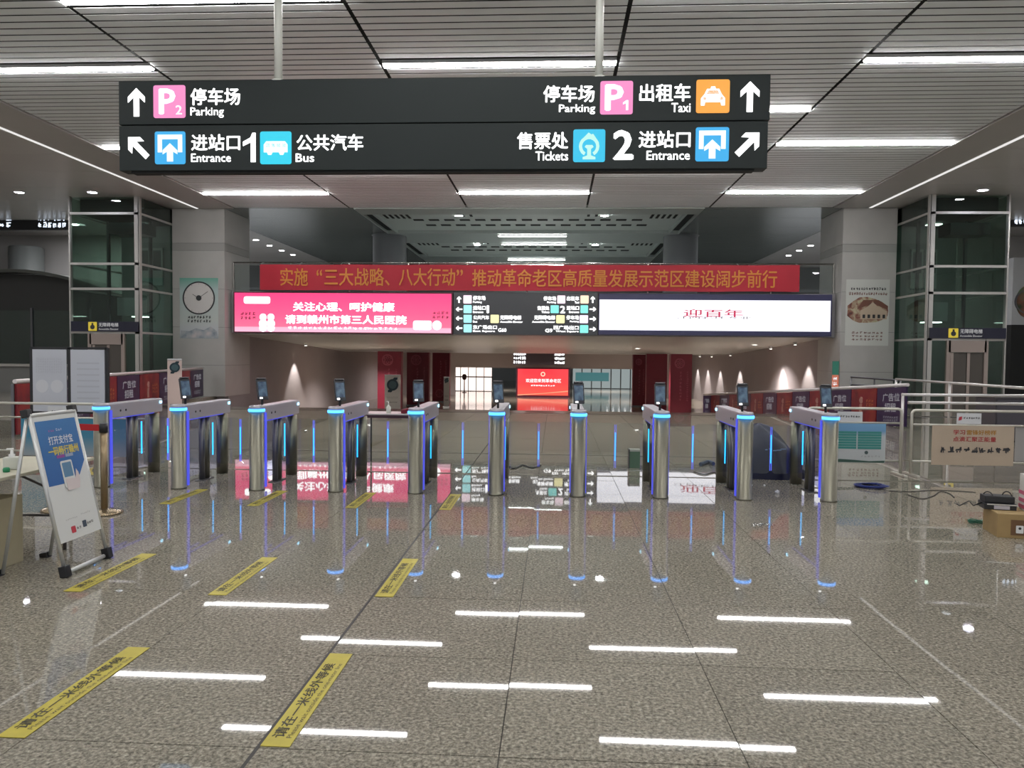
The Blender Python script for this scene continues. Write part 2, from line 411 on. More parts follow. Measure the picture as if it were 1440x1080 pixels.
# ---- piers beside the portal, clad in grey panels
def pier(name, x0, x1, y0, y1):
    s = sbox(name, mat('pier_core', (0.10, 0.10, 0.10), 0.7), x0+.02, x1-.02, y0+.02, y1, 0, CZ)
    cuts = [0, 1.15, 2.55, 3.95, 5.35, 5.62, CZ]
    for a, b in zip(cuts, cuts[1:]):
        m = mat('pier_band', (0.33, 0.325, 0.31), 0.3) if b-a < 0.4 else STONE
        box('cladding_panel', m, x0, x1, y0, y0+.03, a+.005, b-.005, s)
        for xa, xb in ((x0, x0+.03), (x1-.03, x1)):
            box('cladding_panel', m, xa, xb, y0+.032, y1, a+.005, b-.005, s)
    return s
pier('wall_left_pier', -14.08, -12.12, 27.6, 29.9)
pier('wall_right_pier', 9.98, 11.82, 27.6, 29.9)

# ---- bridge deck over the portal and the gallery above it
sbox('wall_bridge', mat('bridge_fascia', (0.30, 0.29, 0.30), 0.4), -12.1, 9.96, 28.13, 28.6, 2.36, 3.92)
sbox('floor_gallery', mat('gallery_floor', (0.50, 0.52, 0.50), 0.2), -14.0, 11.8, 28.6, 46, 3.72, 3.92)
gc = sbox('ceiling_gallery', mat('coffer_panel', (0.60, 0.66, 0.63), 0.35), -13.16, 10.92, YB, 46, CZ+0.10, CZ+0.3)
def cpiece(x0, x1, y0, y1, m=GALC, z0=CZ, z1=CZ+.10): return box('ceiling_panel', m, x0, x1, y0, y1, z0, z1, gc)
CX0, CX1 = -7.0, 4.85
for a in range(9):
    cpiece(-13.14, CX0-.35, YB+a*2.05+.01, YB+(a+1)*2.05-.01); cpiece(CX1+.35, 10.9, YB+a*2.05+.01, YB+(a+1)*2.05-.01)
LTG = mat('coffer_frame', (0.50, 0.55, 0.53), 0.3, 0.1)
for a, b in ((YB+.01, 28.7), (33.1, 36.0), (40.9, 46)): cpiece(CX0-.34, CX1+.34, a, b, LTG, CZ-.03)
for (a, b, rws) in ((28.7, 33.1, (30.55, 31.75)), (36.0, 40.9, (38.1, 39.3))):  # thin dark boxes stand in for the shaded insides of the slots
    for sx in (-1, 1):
        xc = CX0-.1 if sx < 0 else CX1+.1
        cpiece(xc-.24, xc-.17, a, b, LTG, CZ-.03); cpiece(xc+.17, xc+.24, a, b, LTG, CZ-.03)
        box('slot', DARK, xc-.165, xc+.165, a+.3, b-.3, CZ+.05, CZ+.099, gc)
        for q in range(5):
            xq = (CX0+.35+q*.22) if sx < 0 else (CX1-.35-q*.22)
            box('slot', DARK, xq-.05, xq+.05, a+.5, a+1.5, CZ+.085, CZ+.0995, gc)
    for r, yy in enumerate(rws):
        nsl = 15
        for q in range(nsl):
            xq = CX0+1.5+(CX1-CX0-2.6)*(q+(0.5 if r else 0))/nsl
            box('slot', DARK, xq-.20, xq+.20, yy-.14, yy+.14, CZ+.08, CZ+.0995, gc)
    for xq in (-3.6, -3.3, 1.2, 1.5): box('slot', DARK, xq-.05, xq+.05, a+.3, a+1.1, CZ+.085, CZ+.0995, gc)
sbox('wall_gallery', mat('gallery_wall', (0.10, 0.11, 0.11), 0.4), -26, 24, 45.6, 46, 3.92, CZ)
for k, px in enumerate((548, 957)):
    c = P(px, 345, 34.0); bm = B(); lathe(bm, ((.74, 3.92), (.74, CZ), (.80, CZ-.001), (.80, CZ)), (c.x, 34.0, 0), 32)
    struct('wall_round_column' if k == 0 else 'wall_round_column.001', bm, mat('column_cladding', (0.15, 0.16, 0.17), 0.35))

# ---- side halls
SW = mat('side_wall', (0.44, 0.43, 0.42), 0.35, noise=0.08, nscale=0.4)
sbox('wall_left', SW, -26, -14.1, 34, 34.4, 0, CZ)
sbox('wall_right', SW, 11.84, 24, 34, 34.4, 0, CZ)
sbox('wall_left_side', SW, -26.3, -25.9, -4, 34, 0, CZ)
sbox('wall_right_side', SW, 23.9, 24.3, -4, 34, 0, CZ)

# ================================================================ LIGHTS OF THE HALL
LIT = em('strip_light', (1.0, 0.985, 0.97), STRIP)
BAYN = ['far left', 'left', 'middle', 'right', 'far right']
ORD = ['nearest', 'second nearest', 'farthest', 'out of view', 'out of view']
for b in range(5):
    for k, yy in enumerate(EVEN if b % 2 == 0 else ODD):
        L = JX[b+1]-JX[b]
        if k < 3: lab = 'white linear ceiling light in the %s ceiling bay, %s of its three' % (BAYN[b], ORD[k])
        else: lab = 'white linear ceiling light above and behind the viewer'
        t = thing('ceiling_light', lab, 'light', ((JX[b]+JX[b+1])/2, yy, CZ), 0, 'linear ceiling lights of the hall')
        box('housing', WHITE, -L/2+.02, L/2-.02, -.085, .085, .0, .06, t)
        box('diffuser', LIT, -L/2+.03, L/2-.03, -.055, .055, -.035, -.001, t)
EDL = em('edge_light', (1.0, 0.98, 0.96), 0.85)
for nm, x in (('left', -13.09), ('right', 10.85)):
    t = thing('ceiling_light', 'long thin light line running along the %s edge of the ceiling' % nm, 'light', (x, 12, CZ), 0, 'edge light lines')
    box('housing', WHITE, -.07, .07, -15.5, 15.5, -.02, .05, t); box('diffuser', EDL, -.045, .045, -15.5, 15.5, -.034, -.021, t)
GL = em('gallery_strip', (0.98, 1.0, 0.98), 26.0)
for (x0, x1, py, lab) in ((700, 797, 330, 'nearest of four'), (705, 797, 342, 'second nearest of four'), (714, 795, 364, 'third nearest of four'), (718, 793, 371, 'farthest of four')):
    c = FL((x0+x1)/2, py, CZ); hw = (FL(x1, py, CZ).x-FL(x0, py, CZ).x)/2
    t = thing('ceiling_light', 'short white strip light on the gallery ceiling, %s' % lab, 'light', (c.x, c.y, CZ-.04), 0, 'gallery strip lights')
    box('housing', WHITE, -hw, hw, -.09, .09, -.02, .008, t); box('diffuser', GL, -hw+.02, hw-.02, -.07, .07, -.035, -.021, t)
def downlight(px, py, z, lab, group, r=0.11, s=14.0, col=(1, .98, 1)):
    c = FL(px, py, z)
    t = thing('downlight', lab, 'light', (c.x, c.y, z), 0, group)
    bm = B(); lathe(bm, ((r*1.35, 0), (r*1.35, -.02), (r, -.02), (r, 0)), (0,0,0), 20); obj('bezel', bm, WHITE, t)
    bm = B(); lathe(bm, ((0, -.012), (r*.98, -.012), (r*.98, -.002), (0, -.002)), (0,0,0), 20); obj('lens', bm, em('downlight_%d' % int(s), col, s), t)
    return t
for px, py, lab in ((27, 270, 'round downlight above the hanging sign at far left'), (130, 270, 'round downlight above the left glass lift'), (1382, 267, 'round downlight above the right glass lift')):
    downlight(px, py, CZ, lab, 'side hall downlights', .14, 160, (.85, .85, 1))
for px, py, w_ in ((360, 337, 'left gallery, nearest'), (379, 345, 'left gallery, second'), (396, 352, 'left gallery, third'), (412, 358, 'left gallery, farthest'),
                   (1140, 345, 'right gallery, nearest'), (1124, 352, 'right gallery, second'), (1109, 359, 'right gallery, farthest')):
    downlight(px, py, CZ, 'small round downlight in a row, ' + w_, 'gallery downlights', .13, 150)
for px, py, w_ in ((645, 303, 'front left coffer corner'), (850, 303, 'front right coffer corner'), (671, 344, 'rear left coffer corner'), (837, 344, 'rear right coffer corner')):
    downlight(px, py, CZ-.0, 'round downlight by the ' + w_, 'coffer downlights', .15, 170)
for k, (x, y) in enumerate(((-18, 8), (-18, 16), (-20, 22), (16, 8), (16, 16), (17, 22), (-16, 30), (13.5, 30), (-20, 31))):  # unseen fill lights added to brighten the side halls
    t = downlight(720, 300, CZ, 'added round fill light in the side hall ceiling out of view', 'added side hall fill lights', .18, 650); t.location = (x, y, CZ)
# passage soffit downlights with lamps washing the walls
def soffit_z(Y): return 2.37-0.60*max(0, min(1, (Y-27.95)/16.05)) if Y < 44 else 1.76
for k, (px, py, w_) in enumerate(((380, 488, 'at the far left'), (520, 478, 'left of centre'), (707, 481, 'beside the centre'), (897, 482, 'right of centre'), (1061, 493, 'at the far right'))):
    z = soffit_z(36)-.02; c = P(px, py, 36); c.y = 34+k % 2*4; z = soffit_z(c.y)-.015
    t = thing('downlight', 'small downlight in the soffit under the screens, %s' % w_, 'light', (c.x*c.y/36, c.y, z), 0, 'soffit downlights')
    bm = B(); lathe(bm, ((.15, .02), (.15, -.015), (.11, -.015), (.11, .02)), (0,0,0), 20); obj('bezel', bm, WHITE, t)
    bm = B(); lathe(bm, ((0, -.01), (.11, -.01), (.11, .0), (0, .0)), (0,0,0), 20); obj('lens', bm, em('downlight_8', (1, .97, .92), 8), t)
    ld = bpy.data.lights.new('lamp', 'SPOT'); ld.energy = 1150; ld.spot_size = 2.2; ld.spot_blend = .7; ld.color = (1, .95, .9); ld.shadow_soft_size = .1
    lo = bpy.data.objects.new('lamp', ld); COL.objects.link(lo); lo.parent = t; lo.location = (0, 0, -.06)
for k, (x, y, w_) in enumerate(((-8.5, 51, 'left'), (-3.6, 52, 'left of centre'), (1.6, 52, 'right of centre'), (6.2, 51, 'right'))):  # extra lamps added to lift the dark bulkhead and passage end
    t = thing('downlight', 'tiny added fill light deep in the passage ceiling, %s' % w_, 'light', (x, y, 1.755), 0, 'added deep passage fill lights')
    bm = B(); lathe(bm, ((.12, .004), (.12, -.015), (.09, -.015), (.09, .004)), (0,0,0), 16); obj('bezel', bm, WHITE, t)
    bm = B(); lathe(bm, ((0, -.01), (.09, -.01), (.09, .0), (0, .0)), (0,0,0), 16); obj('lens', bm, em('downlight_8', (1, .97, .92), 8), t)
    ld = bpy.data.lights.new('lamp', 'SPOT'); ld.energy = 700; ld.spot_size = 2.9; ld.spot_blend = .6; ld.color = (1, .92, .88); ld.shadow_soft_size = .1
    lo = bpy.data.objects.new('lamp', ld); COL.objects.link(lo); lo.parent = t; lo.location = (0, 0, -.06)
for k, (x, w_) in enumerate(((-5.5, 'left'), (4.5, 'right'))):  # extra lamps added to lighten the far floor
    t = thing('downlight', 'added fill light in the far hall ceiling beyond the red screen, %s' % w_, 'light', (x, 66, .995), 0, 'added far hall fill lights')
    bm = B(); lathe(bm, ((.16, .004), (.16, -.015), (.12, -.015), (.12, .004)), (0,0,0), 16); obj('bezel', bm, WHITE, t)
    bm = B(); lathe(bm, ((0, -.01), (.12, -.01), (.12, .0), (0, .0)), (0,0,0), 16); obj('lens', bm, em('downlight_8', (1, .97, .92), 8), t)
    ld = bpy.data.lights.new('lamp', 'SPOT'); ld.energy = 900; ld.spot_size = 2.9; ld.spot_blend = .6; ld.color = (1, .97, .95); ld.shadow_soft_size = .1
    lo = bpy.data.objects.new('lamp', ld); COL.objects.link(lo); lo.parent = t; lo.location = (0, 0, -.06)
def washer(x, y, side, lab):
    z = soffit_z(y)-.02
    t = thing('wall_washer', lab, 'light', (x, y, z), 0, 'wall washers in the passage')
    bm = B(); cyl(bm, (0,0,-.10), (0,0,.02), .07, n=16); obj('can', bm, WHITE, t)
    bm = B(); cyl(bm, (0,0,-.108), (0,0,-.101), .055, n=16); obj('lens', bm, em('downlight_8', (1,1,1), 8), t)
    ld = bpy.data.lights.new('lamp', 'SPOT'); ld.energy = 620; ld.spot_size = 1.25; ld.spot_blend = .45; ld.color = (1, .97, .9); ld.shadow_soft_size = .02
    lo = bpy.data.objects.new('lamp', ld); COL.objects.link(lo); lo.parent = t; lo.location = (0, 0, -.13)
for k, px in enumerate((1130, 1095, 1037, 1010, 993, 979)):
    Y = 10.0*1080/(px-781); washer(9.45, Y, 1, 'wall washer spotlight on the right passage wall, number %s from the hall' % ['one', 'two', 'three', 'four', 'five', 'six'][k])
washer(-11.6, 12.15*1080/(781-408), -1, 'wall washer spotlight on the left passage wall')

# ================================================================ HANGING DIRECTION SIGN
SY = 10.4
sg = thing('direction_sign', 'large black hanging sign with lit arrows and parking, bus, taxi and ticket symbols', 'sign', (-1.64, SY, 4.12))
SGB = mat('sign_board', (0.020, 0.026, 0.026), 0.6, spec=0.25)
ox, oz = -1.64, 4.12
box('board', SGB, -6.05-ox, 2.78-ox, 0, .22, 4.755-oz, 5.345-oz, sg, .008)
box('board', SGB, -6.05-ox, 2.76-ox, 0, .22, 4.125-oz, 4.74-oz, sg, .008)
box('frame_channel', DARK, -5.9-ox, 2.6-ox, .04, .18, 4.10-oz, 5.36-oz, sg)
for px in (391, 843):
    x = P(px, 60, SY+.1).x
    bm = B(); cyl(bm, (x-ox, .11, 5.35-oz), (x-ox, .11, CZ-oz), .055, n=16); obj('hanger_rod', bm, mat('hanger_paint', (.62, .63, .58), .4), sg)
    bm = B(); cyl(bm, (x-ox, .11, 5.345-oz), (x-ox, .11, 5.37-oz), .09, n=16); obj('flange', bm, mat('hanger_paint', (0,0,0)), sg)
def sr(x0, y0, x1, y1):
    a = RC(x0, y0, x1, y1, SY); return a[0]-ox, a[1]-oz, a[2]-ox, a[3]-oz
FY = -.006
def stext(body, x0, y0, x1, y1, bold=.012, m=LW): return text(body, m, sg, *sr(x0, y0, x1, y1), FY, bold)
def arrow_pts(cx, cz, h, ang):
    s = h/2; raw = [(0, s), (.62*s, .38*s), (.62*s, -.02*s), (.2*s, .36*s), (.2*s, -s), (-.2*s, -s), (-.2*s, .36*s), (-.62*s, -.02*s), (-.62*s, .38*s)]
    a = math.radians(ang); return [(cx+x*math.cos(a)-z*math.sin(a), cz+x*math.sin(a)+z*math.cos(a)) for x, z in raw]
def sarrow(cx, cy, hpx, ang):
    c = P(cx, cy, SY); plate('arrow', LW, sg, arrow_pts(c.x-ox, c.z-oz, hpx*SY/FPX, ang), FY, -.001)
sarrow(192, 144, 40, 0); sarrow(194, 207, 40, 45); sarrow(1054.5, 136, 41, 0); sarrow(1052, 202, 42, -45)
PINK = em('lit_pink', (0.90, 0.25, 0.55), 1.05); BLUE = em('lit_blue', (0.02, 0.42, 0.85), 1.0); CYAN = em('lit_cyan', (0.0, 0.62, 0.83), 1.05); ORANGE = em('lit_orange', (1.0, 0.38, 0.03), 1.0)
CYB = em('lit_cyan_blue', (0.01, 0.52, 0.80), 1.05)
SOFTW = em('lit_soft_white', (0.85, 0.95, 1.0), 1.2); PALE = em('lit_pale_cyan', (0.55, 0.95, 0.85), 1.0); PKW = em('lit_pink_white', (1, .85, .95), 1.5)
def icon(x0, y0, x1, y1, m):
    r = sr(x0, y0, x1, y1); return plate('symbol', m, sg, rrect(*r, .03), FY, -.001), r
def ipl(par, r, m, pts, name='figure'):
    x0, z0, x1, z1 = r; return plate(name, m, par, [(x0+(x1-x0)*a, z0+(z1-z0)*b) for a, b in pts], FY-.006, FY-.001)
def itxt(par, r, m, body, a, b, c, d, bold=.02):
    x0, z0, x1, z1 = r; return text(body, m, par, x0+(x1-x0)*a, z0+(z1-z0)*b, x0+(x1-x0)*c, z0+(z1-z0)*d, FY-.006, bold, 'figure')
k, r = icon(216, 120, 261, 166, PINK); itxt(k, r, PKW, 'P', .17, .10, .70, .90, .03); itxt(k, r, PKW, '2', .70, .10, .90, .38, .01)
k, r = icon(844, 114, 890, 161, PINK); itxt(k, r, PKW, 'P', .14, .10, .72, .90, .03); ipl(k, r, PKW, ((.79,.12),(.86,.12),(.86,.42),(.80,.42),(.70,.35),(.70,.29),(.79,.33)))
def gate_icon(x0, y0, x1, y1):
    k, r = icon(x0, y0, x1, y1, BLUE)
    ipl(k, r, SOFTW, ((.10,.36),(.10,.90),(.90,.90),(.90,.36),(.76,.36),(.76,.76),(.24,.76),(.24,.36)))
    ipl(k, r, SOFTW, ((.40,.08),(.40,.38),(.26,.30),(.26,.42),(.50,.64),(.74,.42),(.74,.30),(.60,.38),(.60,.08)))
gate_icon(218, 185, 261, 231); gate_icon(978, 179, 1025, 227)
k, r = icon(366, 185, 410, 231, CYAN)
ipl(k, r, SOFTW, ((.12,.36),(.12,.60),(.20,.70),(.80,.70),(.88,.60),(.88,.36),(.78,.36),(.74,.28),(.64,.28),(.60,.36),(.40,.36),(.36,.28),(.26,.28),(.22,.36)))
for a in (.20, .37, .54, .71): ipl(k, r, CYAN, ((a,.52),(a+.11,.52),(a+.11,.63),(a,.63)), 'window')
k, r = icon(979, 112, 1026, 159, ORANGE)
ipl(k, r, PKW, ((.14,.22),(.14,.44),(.24,.56),(.32,.72),(.42,.72),(.44,.79),(.56,.79),(.58,.72),(.68,.72),(.76,.56),(.86,.44),(.86,.22),(.75,.22),(.73,.32),(.27,.32),(.25,.22)))
ipl(k, r, ORANGE, ((.31,.56),(.36,.67),(.64,.67),(.69,.56)), 'window')
for a in (.25, .75): ipl(k, r, ORANGE, [(a+.05*math.cos(q*.8), .43+.05*math.sin(q*.8)) for q in range(8)], 'window')
k, r = icon(806, 182, 851, 228, CYB)
ipl(k, r, PALE, [(.5+.32*math.cos(math.radians(a)), .48+.32*math.sin(math.radians(a))) for a in range(-60, 241, 20)] + [(.5+.22*math.cos(math.radians(a)), .48+.22*math.sin(math.radians(a))) for a in range(240, -61, -20)])
ipl(k, r, PALE, ((.30,.08),(.30,.15),(.44,.20),(.44,.40),(.36,.46),(.40,.52),(.60,.52),(.64,.46),(.56,.40),(.56,.20),(.70,.15),(.70,.08)))
ipl(k, r, PALE, ((.24,.66),(.48,.90),(.56,.84),(.62,.86),(.80,.60),(.74,.52),(.70,.60),(.58,.70),(.44,.72)))
stext('停车场', 268, 124, 338, 148, .02); stext('Parking', 268, 151, 315, 166)
stext('进站口', 269, 189, 338, 212, .02); stext('Entrance', 269, 216, 325, 228); r_ = sr(341, 187, 360, 228); plate('lettering', LW, sg, [(r_[0]+(r_[2]-r_[0])*a, r_[1]+(r_[3]-r_[1])*b) for a, b in ((.62,0),(.98,0),(.98,1),(.74,1),(.60,.84),(.05,.70),(.05,.55),(.62,.68))], FY, -.001)
stext('公共汽车', 417, 189, 511, 212, .02); stext('Bus', 416, 216, 442, 228)
stext('停车场', 764, 120, 836, 144, .02); stext('Parking', 786, 147, 837, 161)
stext('出租车', 899, 118, 971, 143, .02); stext('Taxi', 944, 145, 971, 158)
stext('售票处', 727, 186, 799, 210, .02); stext('Tickets', 753, 213, 799, 226)
stext('2', 862, 183, 891, 225, .03)
stext('进站口', 898, 184, 971, 208, .02); stext('Entrance', 909, 212, 970, 225)

# ================================================================ SCREENS ON THE BRIDGE
LY = 27.9
def lrect(x0, y0, x1, y1, Y=LY): return RC(x0, y0, x1, y1, Y)
# red screen
a = (-11.93, 2.37, -3.76, 3.88)
t = thing('video_screen', 'wide pink-red video screen with two lines of white writing', 'screen', (a[0], LY, a[1])); T0 = t
W_, H_ = a[2]-a[0], a[3]-a[1]
box('frame', mat('screen_frame_red', (.10, .01, .03), .4), 0, W_, .02, .22, 0, H_, t)
PK = ramp_mat('pink_display', ((0, (1.0, .50, .66)), (.115, (1.0, .46, .62)), (.135, (1.0, .16, .30)), (.45, (1.0, .10, .26)), (1, (1.0, .045, .22))), 'Z', .04, H_-.04, 1.15)
pn = box('display', PK, .05, W_-.05, 0, .02, .04, H_-.04, t)
def loc(x0, y0, x1, y1):
    r = lrect(x0, y0, x1, y1); return r[0]-a[0], r[1]-a[1], r[2]-a[0], r[3]-a[1]
text('关注心理、呵护健康', LWF, pn, *loc(412, 425, 555, 438), -.01, .035)
text('请到赣州市第三人民医院', LWF, pn, *loc(401, 443, 572, 456), -.01, .035)
for (x0, y0, x1, y1) in ((343, 417, 380, 427), (581, 451, 607, 464)): r = loc(x0, y0, x1, y1); plate('badge', LWF, pn, rrect(*r, .08), -.012, -.002)
r = loc(608, 451, 621, 464); plate('badge', LWF, pn, disc_pts((r[0]+r[2])/2, (r[1]+r[3])/2, (r[2]-r[0])/2), -.012, -.002)
for cx in (370, 381):
    for (dy, rr) in ((446, 5), (455, 6), (461, 5.5)):
        c = P(cx, dy, LY); plate('badge', LWF, pn, disc_pts(c.x-a[0], c.z-a[1], rr*LY/FPX), -.012, -.003)
marks(mat('dim_red', (.25, .01, .05), .5), pn, *loc(338, 438, 360, 450), -.008, 4, 2)
marks(mat('dim_red', (0,0,0)), pn, *loc(608, 437, 632, 449), -.008, 4, 2)
marks(LWF, pn, *loc(405, 459, 560, 464), -.008, 22)
# middle direction panel
a = (-3.72, 2.37, 1.50, 3.90)
t = thing('direction_signboard', 'dark lit direction panel with four rows of symbols between the two screens', 'sign', (a[0], LY, a[1]))
pn = box('panel', mat('panel_dark', (.045, .048, .055), .35), 0, a[2]-a[0], 0, .22, 0, a[3]-a[1], t)
def pr(x0, y0, x1, y1):   # zoom pixels of the panel crop
    return loc(640+x0/6.857, 405+y0/6.857, 640+x1/6.857, 405+y1/6.857)
IC = [em('lit_i_pink', (1, .78, .88), 1.25), em('lit_i_cyan', (.40, .92, .95), 1.15), em('lit_i_yellow', (1, .92, .45), 1.2), em('lit_i_peach', (1, .75, .55), 1.25), em('lit_i_green', (.25, .85, .78), 1.1), em('lit_i_lilac', (.9, .8, 1), 1.2)]
def picon(k, x0, y0, x1, y1): plate('symbol', IC[k], t, rrect(*pr(x0, y0, x1, y1), .03), -.012, -.001)
def ptxt(s, x0, y0, x1, y1, b=.03): text(s, LWF, t, *pr(x0, y0, x1, y1), -.01, b)
def parr(cx, cy, ang):
    r = pr(cx-30, cy-32, cx+30, cy+32); plate('arrow', LWF, t, arrow_pts((r[0]+r[2])/2, (r[1]+r[3])/2, .24, ang), -.012, -.001)
for cy, ang in ((112, 0), (205, 90), (293, 90), (387, 90)): parr(38, cy, ang)
for cy, ang in ((112, 0), (205, -90), (298, -90), (397, -90)): parr(1328, cy, ang)
picon(0, 80, 70, 160, 150); picon(1, 82, 165, 160, 243); picon(1, 82, 258, 160, 335); picon(1, 82, 350, 160, 428); picon(2, 342, 258, 422, 338)
picon(0, 985, 72, 1063, 150); picon(3, 1208, 72, 1288, 150); picon(4, 920, 166, 1000, 243); picon(4, 1208, 166, 1282, 243); picon(2, 975, 262, 1056, 340); picon(5, 1200, 262, 1282, 340); picon(4, 1203, 357, 1284, 434)
ptxt('停车场', 172, 75, 294, 118); ptxt('Parking', 172, 126, 258, 150); ptxt('进站口', 172, 170, 296, 212); ptxt('Entrance', 172, 220, 272, 242); ptxt('1', 304, 168, 328, 242)
ptxt('公共汽车', 175, 264, 328, 304); ptxt('Bus', 172, 314, 214, 334); ptxt('无障碍电梯', 434, 264, 638, 306); ptxt('Accessible Elevator', 434, 316, 652, 336)
ptxt('东广场出口', 172, 358, 404, 398); ptxt('East Square', 172, 405, 385, 430); ptxt('G60', 415, 388, 495, 424)
ptxt('停车场', 852, 80, 974, 122); ptxt('Parking', 888, 128, 974, 152); ptxt('出租车', 1076, 80, 1196, 122); ptxt('Taxi', 1152, 128, 1196, 150)
ptxt('售票处', 792, 174, 910, 214); ptxt('Tickets', 832, 220, 910, 243); ptxt('2', 1012, 172, 1062, 243); ptxt('进站口', 1074, 172, 1196, 212); ptxt('Entrance', 1098, 220, 1196, 242)
ptxt('无障碍电梯', 762, 264, 964, 306); ptxt('Accessible Elevator', 742, 316, 964, 336); ptxt('停车场', 1072, 264, 1194, 306); ptxt('Parking', 1106, 314, 1194, 336)
ptxt('西广场出口', 948, 362, 1192, 402); ptxt('West Square', 970, 408, 1192, 432); ptxt('G9', 868, 392, 940, 428)
# white screen
a = (1.54, 2.40, 9.78, 3.88)
t = thing('video_screen', 'wide white video screen with small red and grey writing', 'screen', (a[0], LY, a[1]))
W_, H_ = a[2]-a[0], a[3]-a[1]
box('frame', mat('screen_frame_navy', (.035, .035, .10), .4), 0, W_, .02, .22, 0, H_, t)
pn = box('display', em('white_display', (.93, .93, 1.0), 1.5), .03, W_-.06, 0, .02, .17, H_-.22, t)
text('迎百年', em('display_red', (.75, .03, .12), .8), pn, *loc(961, 435, 1045, 446), -.01, .01)
text('江西彩环专业', em('display_grey', (.12, .06, .10), .6), pn, *loc(951, 445, 1056, 448.5), -.01, .0)

# ---- balustrade and banner
bl = thing('balustrade', 'glass balustrade of the gallery with thin steel posts', 'railing', (-1.07, 28.3, 3.92))
for k in range(10):
    x0 = -11.0+k*2.2
    box('glass_pane', GLASS, x0+.03, x0+2.17, -.01, .01, .06, 1.02, bl)
    box('post', STEEL, x0-.02, x0+.02, -.03, .03, 0, 1.06, bl)
box('post', STEEL, 10.98, 11.02, -.03, .03, 0, 1.06, bl)
bm = B(); cyl(bm, (-11.02, 0, 1.08), (11.02, 0, 1.08), .03, n=12); obj('handrail', bm, STEEL, bl)
bn = thing('banner', 'long red cloth banner with yellow writing hung above the screens', 'banner', (-1.15, 27.82, 3.94))
bm = B(); N = 80
for i in range(N):
    xs = [-9.74+19.48*(i+q)/N for q in (0, 1)]
    ys = [.012*math.sin(x*2.3)+.008*math.sin(x*5.1) for x in xs]
    zt = [.93+.006*math.cos(x*2.0)+.035*(x+9.74)/19.48 for x in xs]; zb = [.0+.008*math.sin(x*1.7)+.03*(x+9.74)/19.48 for x in xs]
    for off in (0, .012):
        f = bm.faces.new([bm.verts.new(p) for p in ((xs[0],ys[0]+off,zb[0]),(xs[1],ys[1]+off,zb[1]),(xs[1],ys[1]+off,zt[1]),(xs[0],ys[0]+off,zt[0]))]); f.smooth = True
bmesh.ops.remove_doubles(bm, verts=bm.verts, dist=.0005)
obj('cloth', bm, mat('banner_red', (.42, .012, .03), .6, noise=.08, nscale=1.5), bn)
GOLD = mat('banner_gold', (.62, .22, .03), .5)
def bt(s, x0, x1, y0=377, y1=402):
    r = RC(x0, y0, x1, y1, 27.79); text(s, GOLD, bn, r[0]+1.15, r[1]-3.94, r[2]+1.15, r[3]-3.94, -.032, .012)
bt('实施', 394, 433); bt('“', 445, 453, 379, 388); bt('三大战略、', 456, 548); bt('八大行动', 561, 640); bt('”', 642, 651, 379, 388)
bt('推动革命老区高质量发展示范区建设阔步前行', 664, 1093, 379, 404)
for px in (365, 420, 478, 588, 690, 820, 930, 1040, 1124):
    x = P(px, 370, 27.82).x+1.15
    bm = B(); tube(bm, ((x, .02, .88), (x, .25, 1.02), (x, .41, 1.05)), .008, 6); obj('tie', bm, WHITE, bn)

# ================================================================ POSTERS ON THE PIERS
def poster(px0, py0, px1, py1, Y, lab):
    r = RC(px0, py0, px1, py1, Y); return thing('wall_poster', lab, 'poster', (r[0], Y-.012, r[1])), r[2]-r[0], r[3]-r[1]
INK = mat('print_ink', (.03, .03, .035), .6)
t, W, H = poster(253, 391, 307, 476, 27.6, 'pale green poster with a large clock face on the left pier')
pn = box('sheet', ramp_mat('clock_poster', ((0, (.30, .34, .36)), (.10, (.50, .52, .56)), (.30, (.52, .56, .54)), (.8, (.42, .52, .52)), (1, (.14, .38, .30))), 'Z', 0, H, 0, .5, .0), 0, W, 0, .012, 0, H, t)
cx, cz = W*.5, H*.67
plate('clock_face', mat('clock_white', (.62, .59, .58), .5), pn, disc_pts(cx, cz, W*.40, 36), -.006, -.001)
bm = B(); ring(bm, cx, cz, W*.385, W*.42, -.012, -.002, 40); obj('clock_rim', bm, INK, pn)
plate('clock_hub', INK, pn, disc_pts(cx, cz, W*.07, 20), -.014, -.007)
for ang, ln in ((35, .26), (150, .17)):
    c, s = math.cos(math.radians(ang)), math.sin(math.radians(ang)); w_ = .008
    plate('clock_hand', INK, pn, [(cx-s*w_, cz+c*w_), (cx+s*w_, cz-c*w_), (cx+s*w_+c*ln*W*1.1, cz-c*w_+s*ln*W*1.1), (cx-s*w_+c*ln*W*1.1, cz+c*w_+s*ln*W*1.1)], -.013, -.007)
for k in range(12):
    a_ = k*math.pi/6; plate('clock_mark', INK, pn, disc_pts(cx+math.cos(a_)*W*.36, cz+math.sin(a_)*W*.36, .012, 6), -.009, -.007)
marks(INK, pn, W*.2, H*.255, W*.82, H*.32, -.004, 8, 1, .13); marks(INK, pn, W*.2, H*.32, W*.82, H*.385, -.004, 8, 1, .13)
plate('landscape', blot_mat('poster_landscape', ((.12, .17, .22), (.35, .38, .42), (.55, .5, .5)), 3.0), pn, ((.04, .02), (W-.04, .02), (W-.04, H*.12), (W*.8, H*.2), (W*.62, H*.14), (W*.42, H*.17), (W*.25, H*.12), (.04, H*.13)), -.003, -.0005)
t, W, H = poster(1189, 393, 1250, 486, 27.6, 'white poster with a painted house and brush writing on the right pier')
pn = box('sheet', mat('poster_white', (.58, .59, .56), .5), 0, W, 0, .012, 0, H, t)
